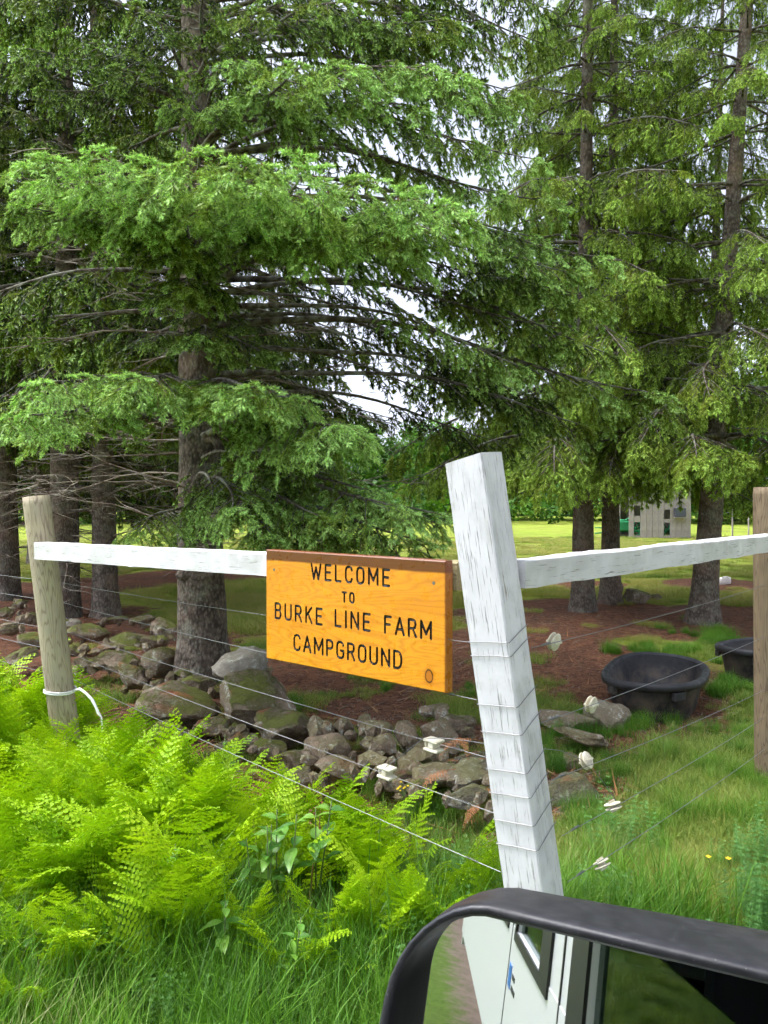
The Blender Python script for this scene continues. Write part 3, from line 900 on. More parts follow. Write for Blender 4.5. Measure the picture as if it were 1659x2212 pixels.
def grow(lim, inst, rng, base, az, L, el, droop, up=0.1, bare=0.35, gap=0.085, r0=None, tone=0.5, spread=1.0, size=1.0, hang=0.25, pitch=0.085):
    """one spruce limb: bare wood near the trunk, flat layered sprays outward, tips drooping"""
    hd = Vector((math.cos(az), math.sin(az), 0))
    sw = rng.uniform(-0.12, 0.12); ph = rng.uniform(0, 6)
    def pos(t):
        o = sw * L * t * t + 0.02 * L * math.sin(6 * t + ph)
        return base + hd * (L * t) + Vector((-hd.y, hd.x, 0)) * o + Vector((0, 0, L * (math.tan(el) * t - droop * t * t + up * t ** 3) + 0.012 * L * math.sin(9 * t + ph)))
    n = max(6, int(L / 0.2))
    pts = [pos(i / n) for i in range(n + 1)]
    if r0 is None: r0 = 0.008 + 0.0085 * L
    lim.append((pts, [r0 * (1 - 0.88 * i / n) for i in range(n + 1)], 5))
    t = bare; k = 0
    while t < 1.0:
        p = pos(t); tg = (pos(min(t + 0.03, 1.0)) - pos(t - 0.03)).normalized()
        for sgn in (-1, 1):
            if rng.random() < 0.12: continue
            u = (t - bare) / (1 - bare)
            l2 = (0.13 + 0.30 * L * (1 - u) ** 0.8 * min(1.0, 0.45 + u * 2.2)) * rng.uniform(0.6, 1.15) * spread
            l2 = min(l2, 0.95)
            an = math.radians(rng.uniform(42, 68) * (1 - 0.35 * u)) * sgn
            c, s = math.cos(an), math.sin(an)
            d2 = Vector((tg.x * c - tg.y * s, tg.x * s + tg.y * c, tg.z * 0.6 - rng.uniform(0.0, hang)))
            d2.normalize()
            dz = rng.uniform(0.1, 0.45) * hang * 2
            def p2(q):
                return p + d2 * (l2 * q) + Vector((0, 0, -dz * l2 * q * q))
            if l2 > 0.2:
                lim.append(([p2(0), p2(0.5), p2(1.0)], [0.0045 + 0.003 * l2, 0.004, 0.002], 3))
            m = max(1, int(round(l2 / pitch)))
            for j in range(m):
                q = (j + rng.uniform(0.2, 0.8)) / m
                if q * l2 < 0.05 and m > 1 and rng.random() < 0.5: continue
                e = p2(q); td = (p2(min(1, q + 0.05)) - p2(q - 0.05)).normalized()
                ss = 1 if (j + k) % 2 else -1
                a2 = math.radians(rng.uniform(15, 48)) * ss
                c, s = math.cos(a2), math.sin(a2)
                dd = Vector((td.x * c - td.y * s, td.x * s + td.y * c, td.z - rng.uniform(-0.10, hang * 1.3)))
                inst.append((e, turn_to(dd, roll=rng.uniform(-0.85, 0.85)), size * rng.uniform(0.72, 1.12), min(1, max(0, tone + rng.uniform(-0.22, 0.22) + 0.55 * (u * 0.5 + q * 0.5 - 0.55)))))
            inst.append((p2(0.9), turn_to((p2(1.0) - p2(0.85)) + Vector((0, 0, -0.02 * hang)), roll=rng.uniform(-0.4, 0.4)), size * rng.uniform(0.75, 1.1), min(1, tone + 0.1 + rng.uniform(-0.15, 0.2))))
        k += 1
        t += gap * rng.uniform(0.75, 1.25) / L
    for j in range(3):
        tg = (pos(1.0) - pos(0.94)).normalized()
        a2 = math.radians((-35, 0, 35)[j] + rng.uniform(-8, 8)); c, s = math.cos(a2), math.sin(a2)
        inst.append((pos(0.97), turn_to(Vector((tg.x * c - tg.y * s, tg.x * s + tg.y * c, tg.z)), roll=rng.uniform(-.3, .3)), size * rng.uniform(0.85, 1.15), min(1, tone + 0.25)))

def limb_mesh(mats, seed, sprays, L=2.3, el=0.14, droop=0.22, up=0.1, bare=0.38, gap=0.075, spread=0.8, hang=0.3, size=1.0, pitch=0.085):
    """a whole spruce limb of about L metres along +X, every needle modelled; trees share these"""
    rng = random.Random(seed)
    lim, inst = [], []
    grow(lim, inst, rng, Vector((0, 0, 0)), 0.0, L, el, droop, up, bare, gap, 0.03, 0.5, spread, size, hang, pitch)
    V, MI, TP, TN = [], [], [], []
    for (p, e, sc_, tn) in inst:
        v, mi, tp = sprays[rng.randrange(len(sprays))]
        R_ = np.array(Euler(e).to_matrix()) if not isinstance(e, Euler) else np.array(e.to_matrix())
        V.append(v @ R_.T * sc_ + np.array(p)); MI.append(mi); TP.append(tp); TN.append(np.full(len(v), tn, dtype=np.float32))
    V = np.concatenate(V); MI = np.concatenate(MI); TP = np.concatenate(TP); TN = np.concatenate(TN)
    nt = len(V) // 3
    lb = MB()
    for (p, r_, n_) in lim: lb.tube(p, r_, n_, 2, False)
    lv = np.array(lb.v); lf = np.array(lb.f, dtype=np.int32) + len(V); nq = len(lf)
    verts = np.concatenate([V, lv])
    me = bpy.data.meshes.new('branch')
    me.vertices.add(len(verts)); me.vertices.foreach_set('co', verts.astype(np.float32).ravel())
    me.loops.add(nt * 3 + nq * 4)
    me.loops.foreach_set('vertex_index', np.concatenate([np.arange(nt * 3, dtype=np.int32), lf.ravel()]))
    me.polygons.add(nt + nq)
    me.polygons.foreach_set('loop_start', np.concatenate([np.arange(nt, dtype=np.int32) * 3, nt * 3 + np.arange(nq, dtype=np.int32) * 4]))
    me.polygons.foreach_set('material_index', np.concatenate([MI, np.full(nq, 2, dtype=np.int32)]))
    me.update(calc_edges=True)
    for nm, a_, b_ in (('tip', TP, 0.0), ('tone', TN, 0.5)):
        at_ = me.attributes.new(nm, 'FLOAT', 'POINT')
        at_.data.foreach_set('value', np.concatenate([a_, np.full(len(lv), b_, dtype=np.float32)]))
    for m in mats: me.materials.append(m)
    tipv = lim[0][0][-1]
    return (me, tipv.copy(), tipv.length)

NM = (M['needle'], M['twig'], M['limb']); FM = (M['needle_far'], M['twig'], M['limb'])
# flat shelves with lifted tips / drooping boughs / long bare reaches / thin dim boughs / dark and olive hanging boughs
LIMBS = {
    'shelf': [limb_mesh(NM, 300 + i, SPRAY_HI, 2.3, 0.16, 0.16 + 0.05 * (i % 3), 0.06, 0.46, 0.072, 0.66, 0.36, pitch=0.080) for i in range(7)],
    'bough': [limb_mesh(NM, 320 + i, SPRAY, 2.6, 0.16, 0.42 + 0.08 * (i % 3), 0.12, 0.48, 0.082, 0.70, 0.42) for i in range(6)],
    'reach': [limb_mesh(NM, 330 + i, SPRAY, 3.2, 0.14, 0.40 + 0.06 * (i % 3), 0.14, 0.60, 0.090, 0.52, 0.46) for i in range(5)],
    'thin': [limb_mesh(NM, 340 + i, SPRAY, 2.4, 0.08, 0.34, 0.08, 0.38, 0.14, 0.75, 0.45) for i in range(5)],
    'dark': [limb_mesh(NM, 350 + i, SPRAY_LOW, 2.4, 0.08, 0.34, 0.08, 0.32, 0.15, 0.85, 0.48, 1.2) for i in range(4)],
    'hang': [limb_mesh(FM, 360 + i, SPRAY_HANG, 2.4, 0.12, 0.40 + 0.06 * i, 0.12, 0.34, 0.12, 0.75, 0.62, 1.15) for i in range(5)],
}

def dead_branch(mb, rng, base, az, L, el=0.05, r0=0.011, depth=0):
    d = Vector((math.cos(az) * math.cos(el), math.sin(az) * math.cos(el), math.sin(el)))
    pts = [Vector(base)]; n = 6
    for i in range(n):
        d = (d + Vector((rng.uniform(-.22, .22), rng.uniform(-.22, .22), rng.uniform(-.2, .14)))).normalized()
        pts.append(pts[-1] + d * (L / n))
    mb.tube(pts, [r0 * (1 - 0.8 * i / n) for i in range(n + 1)], 4 if depth == 0 else 3, 0, False)
    if depth < 2:
        for i in range(1, n + 1):
            for s in (-1, 1):
                if rng.random() < (0.62 if depth == 0 else 0.42):
                    dead_branch(mb, rng, pts[i], az + s * rng.uniform(0.4, 1.2), L * rng.uniform(0.22, 0.5) * (1 - 0.4 * i / n), rng.uniform(-0.35, 0.3), r0 * 0.5, depth + 1)

def hang_limb(tree, kind, rng, b, tip, tone):
    """a branch part of the tree, from b on the trunk to its tip; tree = (root, transform of its own frame)"""
    root, m4 = tree
    me, tv, ln = LIMBS[kind][rng.randrange(len(LIMBS[kind]))]
    d = tip - b
    def fr(x):
        x = x.normalized(); y = Vector((0, 0, 1)).cross(x)
        if y.length < 1e-4: y = Vector((0, 1, 0))
        y.normalize()
        return Matrix((x, y, x.cross(y))).transposed()
    R_ = fr(d) @ Matrix.Rotation(rng.uniform(-0.22, 0.22), 3, 'X') @ fr(tv).inverted() * (d.length / ln)
    o = bpy.data.objects.new('branch', me)
    COL.objects.link(o)
    o.matrix_basis = m4 @ Matrix.Translation(b) @ R_.to_4x4()
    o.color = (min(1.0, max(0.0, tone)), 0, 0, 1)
    keep_parent(o, root)

def whorls(tree, rng, axis, height_, z0, z1, nwh, per, Lf, kind, slope, tone, skip=None):
    for w in range(nwh):
        z = min(z0 + (z1 - z0) * (w + rng.uniform(-0.3, 0.3)) / max(1, nwh - 1), height_ - 0.3)
        a0 = rng.uniform(0, 2 * PI)
        for k in range(per):
            az = a0 + 2 * PI * k / per + rng.uniform(-0.3, 0.3)
            L = Lf(z) * rng.uniform(0.72, 1.12)
            if skip and skip(z, az, rng): continue
            e = slope + rng.uniform(-0.12, 0.12) + 0.25 * max(0.0, z / height_ - 0.5)
            b = axis(z)
            hang_limb(tree, kind, rng, b, b + Vector((math.cos(az) * L, math.sin(az) * L, e * L)), tone + rng.uniform(-0.15, 0.15))

def Lspr(l0, zt):
    return lambda z: l0 * max(0.12, 1 - z / zt)

# branch plans of the ordinary spruces: a dim dense one, an olive hanging one
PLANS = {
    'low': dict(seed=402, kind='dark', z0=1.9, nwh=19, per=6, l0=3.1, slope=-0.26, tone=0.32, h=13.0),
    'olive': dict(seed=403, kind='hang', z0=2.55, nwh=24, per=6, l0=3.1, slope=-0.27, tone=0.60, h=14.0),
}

def spruce(base, lean, rad, height_, seed, label, crown, turn=0.0, size=1.0, dead=(0.8, 2.2, 10, 0.9), flare=0.5, bark='bark', knobs=None, own=None, lift=0.0):
    rng = random.Random(seed)
    base = Vector((base[0], base[1], height(base[0], base[1]) - 0.06))
    top = base + Vector((lean[0] * height_, lean[1] * height_, height_))
    mid = base.lerp(top, 0.45)
    pts = [base, base.lerp(top, 0.15), mid, top]
    rads = [rad * 1.12, rad, rad * 0.62, 0.02]
    root = empty('spruce_tree', base)
    tag(root, label, 'tree')
    v, f = trunk_mesh(pts, rads, flare, seed)
    mb = MB(); mb.add(v, f)
    if knobs: knobs(mb)
    mb.build('trunk', M[bark], root, True)
    if own:
        own((root, Matrix.Identity(4)), rng, lambda z: trunk_at(pts, z))
    else:
        p = PLANS[crown]
        sh = Matrix.Identity(4); sh[0][2] = lean[0]; sh[1][2] = lean[1]
        m4 = Matrix.Translation(base + Vector((0, 0, lift))) @ sh @ Matrix.Rotation(turn, 4, 'Z') @ Matrix.Scale(size, 4)
        whorls((root, m4), random.Random(p['seed']), lambda z: Vector((0, 0, z)), p['h'], p['z0'], p['h'] - 0.4, p['nwh'], p['per'], Lspr(p['l0'], p['h'] + 1.2), p['kind'], p['slope'], p['tone'])
    if dead:
        for k in range(dead[2]):
            db = MB()
            z = rng.uniform(dead[0], dead[1])
            dead_branch(db, rng, trunk_at(pts, base.z + z), rng.uniform(0, 2 * PI), dead[3] * rng.uniform(0.6, 1.3), rng.uniform(-0.2, 0.25))
            db.build('dead_branch', M['dead'], root)
    return root

# --- the big spruce behind the sign, its limbs reaching out over the fence
T1 = on_ground(438, 1470); T1y = T1.y
def t1_knobs(mb):
    # burl under the rail and the stub of a lost limb
    c = at(428, 1243, T1y - 0.17)
    for (dx, dz, rr) in ((-0.10, 0, 0.085), (0.0, -0.02, 0.10), (0.10, 0.01, 0.075)):
        vs_, fs = [], []
        for i in range(7):
            ph = PI * i / 6
            for k in range(10):
                th = 2 * PI * k / 10
                vs_.append((c.x + dx + rr * 1.3 * math.sin(ph) * math.cos(th), c.y + 0.03 + rr * 0.8 * math.sin(ph) * math.sin(th), c.z + dz + rr * 0.7 * math.cos(ph)))
        for i in range(6):
            for k in range(10):
                fs.append((i * 10 + k, i * 10 + (k + 1) % 10, (i + 1) * 10 + (k + 1) % 10, (i + 1) * 10 + k))
        mb.add(vs_, fs)
    mb.tube([at(415, 905, T1y), at(370, 898, T1y - 0.25), at(310, 905, T1y - 0.5), at(255, 912, T1y - 0.8)], [0.05, 0.042, 0.034, 0.03], 8)
    mb.tube([at(430, 950, T1y), at(462, 945, T1y - 0.3), at(478, 972, T1y - 0.36)], [0.05, 0.042, 0.035], 8)

def t1_limbs(root, rng, tr):
    def hero(u, v, Y, drop, kind, tone):
        """limb whose tip hangs at u, v and distance Y; it leaves the trunk 'drop' metres above the tip"""
        tip = at(u + rng.uniform(-14, 14), v + rng.uniform(-16, 16), Y + rng.uniform(-0.3, 0.3))
        tone += rng.uniform(-0.15, 0.1)
        hang_limb(root, kind, rng, tr(tip.z + drop), tip, tone)
    # the broad shelf across the upper picture
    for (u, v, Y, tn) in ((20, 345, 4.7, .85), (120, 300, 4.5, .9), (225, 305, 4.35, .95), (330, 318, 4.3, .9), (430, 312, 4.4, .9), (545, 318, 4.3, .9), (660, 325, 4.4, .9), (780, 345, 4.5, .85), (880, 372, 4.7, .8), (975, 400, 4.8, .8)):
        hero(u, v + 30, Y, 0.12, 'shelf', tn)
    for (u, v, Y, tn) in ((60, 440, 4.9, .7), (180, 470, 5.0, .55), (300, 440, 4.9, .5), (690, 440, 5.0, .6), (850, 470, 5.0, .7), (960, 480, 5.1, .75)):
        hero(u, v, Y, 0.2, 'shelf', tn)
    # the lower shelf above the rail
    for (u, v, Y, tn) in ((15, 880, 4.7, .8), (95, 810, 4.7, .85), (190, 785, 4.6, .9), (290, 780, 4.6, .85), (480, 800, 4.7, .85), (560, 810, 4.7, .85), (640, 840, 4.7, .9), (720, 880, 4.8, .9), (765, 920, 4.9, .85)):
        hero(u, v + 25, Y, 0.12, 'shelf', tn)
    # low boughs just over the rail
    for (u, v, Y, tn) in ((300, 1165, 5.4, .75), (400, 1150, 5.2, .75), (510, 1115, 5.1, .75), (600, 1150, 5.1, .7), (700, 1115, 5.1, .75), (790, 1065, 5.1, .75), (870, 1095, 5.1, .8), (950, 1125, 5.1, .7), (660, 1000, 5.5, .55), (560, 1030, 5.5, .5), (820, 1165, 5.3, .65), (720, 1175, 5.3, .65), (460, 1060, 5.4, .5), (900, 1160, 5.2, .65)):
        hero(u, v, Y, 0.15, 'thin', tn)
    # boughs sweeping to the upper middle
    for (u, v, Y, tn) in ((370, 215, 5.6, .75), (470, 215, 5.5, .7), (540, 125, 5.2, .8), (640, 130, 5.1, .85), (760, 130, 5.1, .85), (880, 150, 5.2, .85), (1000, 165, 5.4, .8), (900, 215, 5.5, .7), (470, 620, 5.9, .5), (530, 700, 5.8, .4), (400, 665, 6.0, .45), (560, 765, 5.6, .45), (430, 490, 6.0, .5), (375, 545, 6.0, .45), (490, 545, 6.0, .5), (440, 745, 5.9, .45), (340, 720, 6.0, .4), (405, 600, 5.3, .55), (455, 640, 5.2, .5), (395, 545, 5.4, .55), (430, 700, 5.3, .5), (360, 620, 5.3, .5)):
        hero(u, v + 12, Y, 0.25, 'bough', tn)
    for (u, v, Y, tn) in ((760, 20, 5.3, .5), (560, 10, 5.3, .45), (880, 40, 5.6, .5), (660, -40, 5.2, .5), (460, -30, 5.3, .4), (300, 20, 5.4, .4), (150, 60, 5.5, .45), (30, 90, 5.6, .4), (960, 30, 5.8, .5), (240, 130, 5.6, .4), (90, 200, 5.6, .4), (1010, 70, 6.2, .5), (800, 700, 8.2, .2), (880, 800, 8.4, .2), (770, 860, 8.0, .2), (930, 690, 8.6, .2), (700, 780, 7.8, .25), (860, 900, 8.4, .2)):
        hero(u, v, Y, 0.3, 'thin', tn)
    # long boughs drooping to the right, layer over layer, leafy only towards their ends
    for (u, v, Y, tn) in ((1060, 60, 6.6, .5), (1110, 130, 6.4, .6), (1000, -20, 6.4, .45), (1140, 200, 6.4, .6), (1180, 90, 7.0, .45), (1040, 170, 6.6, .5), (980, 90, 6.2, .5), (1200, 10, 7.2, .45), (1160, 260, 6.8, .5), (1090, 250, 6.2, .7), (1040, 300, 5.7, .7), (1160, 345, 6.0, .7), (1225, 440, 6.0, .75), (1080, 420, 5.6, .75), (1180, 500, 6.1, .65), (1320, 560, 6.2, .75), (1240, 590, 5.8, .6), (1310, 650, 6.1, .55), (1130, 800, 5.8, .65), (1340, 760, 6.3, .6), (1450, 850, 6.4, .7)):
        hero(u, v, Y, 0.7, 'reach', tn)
    for (u, v, Y, tn) in ((1130, 610, 6.3, .35), (1060, 660, 6.6, .3), (1220, 720, 6.4, .4), (1070, 800, 6.6, .25), (1200, 880, 6.6, .3), (1020, 880, 6.8, .2), (1280, 930, 6.4, .35), (950, 760, 7.2, .2), (1120, 950, 6.9, .2)):  # low tones paint these boughs as dark, shaded undersides
        hero(u, v, Y, 0.45, 'reach', tn)

def t1_skip(z, az, rng):
    # keep the room that the placed limbs take, and the gaps of sky beside the trunk
    toward = math.cos(az + PI / 2)
    if toward > 0.35 and z < 6.2: return True
    if z < 2.4: return True
    if math.cos(az) > 0.2 and z < 5.0: return True
    return False
def t1_own(cr, rng, tr):
    t1_limbs(cr, rng, tr)
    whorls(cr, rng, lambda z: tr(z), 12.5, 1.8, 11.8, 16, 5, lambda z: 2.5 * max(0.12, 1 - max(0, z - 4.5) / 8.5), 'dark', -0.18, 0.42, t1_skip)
spruce(T1, (-0.008, 0.0), 0.185, 12.5, 11, 'big spruce with flaking grey trunk and pale layered boughs behind the sign', None, dead=(1.2, 4.6, 48, 1.5), flare=0.55, knobs=t1_knobs, own=t1_own)
# --- spruces at the left behind the stones
spruce(on_ground(138, 1330), (0.012, 0.0), 0.185, 13, 21, 'leaning grey spruce trunk just behind the pale round post', 'low', 0.4, 1.05, (0.7, 5.5, 44, 1.5), 0.35, 'bark_far', lift=1.5)
spruce(on_ground(228, 1330), (-0.01, 0.0), 0.15, 13.5, 22, 'straight reddish spruce trunk between the leaning trunk and the big spruce', 'low', 2.3, 1.05, (0.6, 5.5, 44, 1.4), 0.4, 'bark_far', lift=1.6)
spruce(on_ground(16, 1295), (0.0, 0.0), 0.16, 13, 23, 'dark spruce at the picture edge beyond the stone wall', 'low', 1.1, 1.0, (0.3, 3.0, 24, 1.2), 0.35, 'bark_far', lift=1.0)
# --- the pair and the single spruce at the right
spruce(on_ground(1258, 1322), (0.004, 0.0), 0.135, 15, 31, 'thicker front trunk of the twin spruces standing before the shed', 'olive', 0.0, 1.07, (1.6, 5.0, 14, 1.1), 0.5, 'bark_far')
spruce(on_ground(1318, 1303), (0.002, 0.0), 0.125, 14, 32, 'slimmer rear trunk of the twin spruces standing before the shed', 'olive', 2.1, 0.95, (1.6, 5.0, 10, 1.0), 0.5, 'bark_far')
spruce(on_ground(1517, 1345), (0.064, 0.0), 0.138, 14.5, 33, 'single spruce with flared foot behind the two black tubs', 'olive', 4.0, 1.0, (1.8, 5.0, 14, 1.0), 0.7, 'bark_far')
# --- more spruces directly behind those trunks
spruce((4.25, 16.2), (0.0, 0.0), 0.15, 14, 34, 'hidden rear spruce whose boughs fill the sky above the twin spruces', 'olive', 5.2, 1.05, None, 0.4, 'bark_far', lift=2.6)
spruce((7.1, 16.9), (0.02, 0.0), 0.15, 14, 35, 'rear spruce whose boughs show beside the top of the single spruce', 'olive', 1.2, 1.05, None, 0.4, 'bark_far', lift=2.6)
spruce((-2.95, 12.3), (0.0, 0.0), 0.15, 14, 36, 'rear spruce standing hidden straight behind the big flaking trunk', 'low', 3.3, 1.05, (2.0, 5.0, 14, 1.3), 0.4, 'bark_far', lift=1.7)
spruce((9.6, 14.6), (0.0, 0.0), 0.16, 14, 37, 'spruce beyond the picture edge whose boughs reach in above the brown post', 'olive', 2.6, 1.1, None, 0.4, 'bark_far', lift=1.8)
# --- spruces farther back at the left: a dark stand
for i, (x, y, h_, l0, lab) in enumerate(((-6.6, 15.0, 13, 2.6, 'shaded spruce in the dark stand, outermost beyond the stones'), (-4.6, 17.5, 14, 2.8, 'shaded spruce in the dark stand behind the two bare trunks'),
                                 (-8.6, 19.0, 15, 3.0, 'rearmost tall spruce in the dark stand beyond the stones'), (-2.9, 20.0, 13, 2.6, 'shaded spruce in the dark stand nearest to the open field'))):
    spruce((x, y), (0.0, 0.0), 0.17, h_, 50 + i, lab, 'low', 0.9 + 1.4 * i, h_ / 13, (0.4, 2.4, 6, 1.2), 0.35, 'bark_far', lift=0.4)

# --- broadleaf trees closing the field
def leaf_clump(name, seed, mat, n=44, rad=0.5):
    r = random.Random(seed)
    v, f = [], []
    for i in range(n):
        p = Vector((r.gauss(0, 1), r.gauss(0, 1), r.gauss(0, 0.7)))
        p = p.normalized() * rad * r.random() ** 0.45
        a = Vector((r.uniform(-1, 1), r.uniform(-1, 1), r.uniform(-0.5, 0.5))).normalized(); b = a.cross(Vector((r.uniform(-.4, .4), r.uniform(-.4, .4), 1))).normalized()
        s = r.uniform(0.09, 0.16)
        k = len(v)
        v.extend([tuple(p - a * s), tuple(p + b * s * 0.55), tuple(p + a * s), tuple(p - b * s * 0.55)])
        f.append((k, k + 1, k + 2, k + 3))
    me = mesh_from(name, v, f)
    me.materials.append(mat)
    return me
CLUMP = [unlinked(leaf_clump('leaf_clump', 90 + s, M['far_leaf'])) for s in range(4)]

def broadleaf_crown(seed, h_=8.0, w=6.5, low=0.12):
    """one crown of leaf clumps at the origin, shared by several trees"""
    r = random.Random(seed)
    V, F, T = [], [], []
    base = []
    for so in CLUMP:
        me = so.data; v = np.empty(len(me.vertices) * 3, dtype=np.float32); me.vertices.foreach_get('co', v); base.append(v.reshape(-1, 3))
    lobes = [(Vector((r.gauss(0, w * 0.30), r.gauss(0, w * 0.30), h_ * r.uniform(low + 0.15, 0.88))), w * r.uniform(0.22, 0.36)) for _ in range(13)]
    n = 0
    for (c, q) in lobes:
        for _ in range(24):
            p = c + Vector((r.gauss(0, 1), r.gauss(0, 1), r.gauss(0, 0.8))).normalized() * q * r.random() ** 0.35
            if p.z < 0.4: continue
            v = base[r.randrange(len(base))]
            R_ = np.array(Euler((r.uniform(-.5, .5), r.uniform(-.5, .5), r.uniform(0, 6.28))).to_matrix()) * r.uniform(0.9, 1.6)
            V.append(v @ R_.T + np.array(p)); T.append(np.full(len(v), min(1, max(0, 0.5 + r.uniform(-0.35, 0.35))), dtype=np.float32)); n += len(v)
    V = np.concatenate(V)
    me = bpy.data.meshes.new('crown')
    me.vertices.add(n); me.vertices.foreach_set('co', V.astype(np.float32).ravel())
    me.loops.add(n); me.loops.foreach_set('vertex_index', np.arange(n, dtype=np.int32))
    me.polygons.add(n // 4); me.polygons.foreach_set('loop_start', np.arange(n // 4, dtype=np.int32) * 4)
    me.update(calc_edges=True)
    a = me.attributes.new('tone', 'FLOAT', 'POINT'); a.data.foreach_set('value', np.concatenate(T))
    me.materials.append(M['far_leaf'])
    return me
BCROWN = [broadleaf_crown(s) for s in (1, 2, 3, 4)]

def broadleaf(x, y, h_, w, seed, label):
    r = random.Random(seed)
    root = empty('broadleaf_tree', (x, y, 0))
    tag(root, label, 'tree', 'broadleaf trees closing the far side of the field')
    mb = MB()
    top = Vector((x + r.uniform(-.4, .4), y, h_ * 0.8))
    mb.tube([Vector((x, y, -0.1)), Vector((x + r.uniform(-.1, .1), y, h_ * 0.3)), top], [0.02 * h_, 0.015 * h_, 0.03], 8)
    for k in range(7):
        b = Vector((x, y, 0)).lerp(top, r.uniform(0.3, 0.8)); a = r.uniform(0, 6.28)
        mb.tube([b, b + Vector((math.cos(a), math.sin(a), 0.8)) * w * 0.3, b + Vector((math.cos(a), math.sin(a), 0.6)) * w * 0.55], [0.007 * h_, 0.005 * h_, 0.02], 5)
    mb.build('trunk', M['bark_far'], root, True)
    o = bpy.data.objects.new('crown', BCROWN[seed % 4]); COL.objects.link(o)
    o.matrix_basis = Matrix.Translation((x, y, 0)) @ Matrix.Rotation(r.uniform(0, 6.28), 4, 'Z') @ Matrix.Diagonal((w / 6.5, w / 6.5, h_ / 8.0, 1))
    keep_parent(o, root)
    return root

BL = [(-14, 58, 8.5, 7), (-7, 62, 8, 7), (-1, 60, 7.5, 6.5), (4.5, 56, 7, 6), (9.5, 58, 7.5, 6.5), (14, 55, 7, 6), (19, 57, 9, 7), (24.5, 54, 10, 7.5), (30, 53, 11, 8), (36, 50, 11, 8), (21.5, 49, 6, 5), (27.5, 47, 6.5, 5.5), (33.5, 45, 7, 6), (-20, 52, 9, 7.5), (-26, 47, 10, 8)]
for i, (x, y, h_, w) in enumerate(BL):
    side = 'leafy tree far across the field, one of the pale green row behind the spruces'
    broadleaf(x, y, h_, w, 200 + i, side)
under = []
r = random.Random(5)
for i in range(900):
    x = r.uniform(-45, 60); y = 50 + r.uniform(-3, 10) - 0.12 * max(0, x - 18)
    under.append((Vector((x, y, r.uniform(0.2, 2.2))), (r.uniform(-.5, .5), r.uniform(-.5, .5), r.uniform(0, 6.28)), r.uniform(1.0, 2.2), r.uniform(0.1, 0.75)))
for i in range(700):
    x = r.uniform(-60, 80); y = 68 + r.uniform(0, 8)
    under.append((Vector((x, y, r.uniform(0.2, 6.0))), (r.uniform(-.5, .5), r.uniform(-.5, .5), r.uniform(0, 6.28)), r.uniform(2.0, 3.6), r.uniform(0.0, 0.5)))
tag(scatter('undergrowth', 'clump', CLUMP, under), 'low green thicket along the far edge of the field', 'thicket', kind='stuff')
# ------------------------------------------------------------------ fence: corner post, poles, rails, sign, wires
def frame(x, z_hint):
    x = Vector(x).normalized(); y = Vector(z_hint).cross(x).normalized()
    return x, y, x.cross(y)

# white corner post (leaning): own axes w (up), left face normal, right face normal
PB, PT = at(1152, 1915, 2.43), at(1022, 984, 2.47)
PW = (PT - PB).normalized()
PBASE = PB - PW * ((PB.z + 0.35) / PW.z)
nl = Vector((-0.60, -0.80, 0)); nl = (nl - PW * nl.dot(PW)).normalized()
nr = nl.cross(PW) * -1
if nr.x < 0: nr = -nr
PH = (PT - PBASE).length
HW = 0.070
m = Matrix((nr, -nl, PW)).transposed().to_4x4(); m.translation = PBASE
root = empty('corner_post', (PBASE.x, PBASE.y, 0))
tag(root, 'thick square white post leaning beside the sign, paint cracked along the grain', 'fence post')
# slightly worn square section, checked ends, built ring by ring
vs_, fs = [], []
NR = 60
prof = []
for k in range(4):
    for q in range(6):
        s = -1 + 2 * q / 6 + (0.06 if q == 0 else 0)
        prof.append({0: (s, -1), 1: (1, s), 2: (-s, 1), 3: (-1, -s)}[k])
    prof.append({0: (0.93, -1), 1: (1, 0.93), 2: (-0.93, 1), 3: (-1, -0.93)}[k])
npf = len(prof)
for i in range(NR + 1):
    z = PH * i / NR
    for k, (a, b) in enumerate(prof):
        n_ = mnoise.noise(Vector((a * 2, b * 2, z * 3))) * 0.012 + mnoise.noise(Vector((a * 5, b * 5, z * 14))) * 0.010
        cham = 0.985 if max(abs(a), abs(b)) > 0.99 and min(abs(a), abs(b)) > 0.9 else 1.0
        g_ = HW * (1 + n_) * cham
        vs_.append((a * g_, b * g_, z - (0.008 * (1 - a) if i == NR else 0)))
for i in range(NR):
    for k in range(npf):
        k2 = (k + 1) % npf
        fs.append((i * npf + k, i * npf + k2, (i + 1) * npf + k2, (i + 1) * npf + k))
fs.append(tuple(NR * npf + k for k in range(npf)))
o = link_mesh('post', mesh_from('post', vs_, fs), M['white_post'], None)
place(o, m); keep_parent(o, root)

def post_pt(a, b, h):
    """point on the corner post: a along its right-face normal, b away from the left face, h up the axis"""
    return PBASE + nr * a - nl * b + PW * h

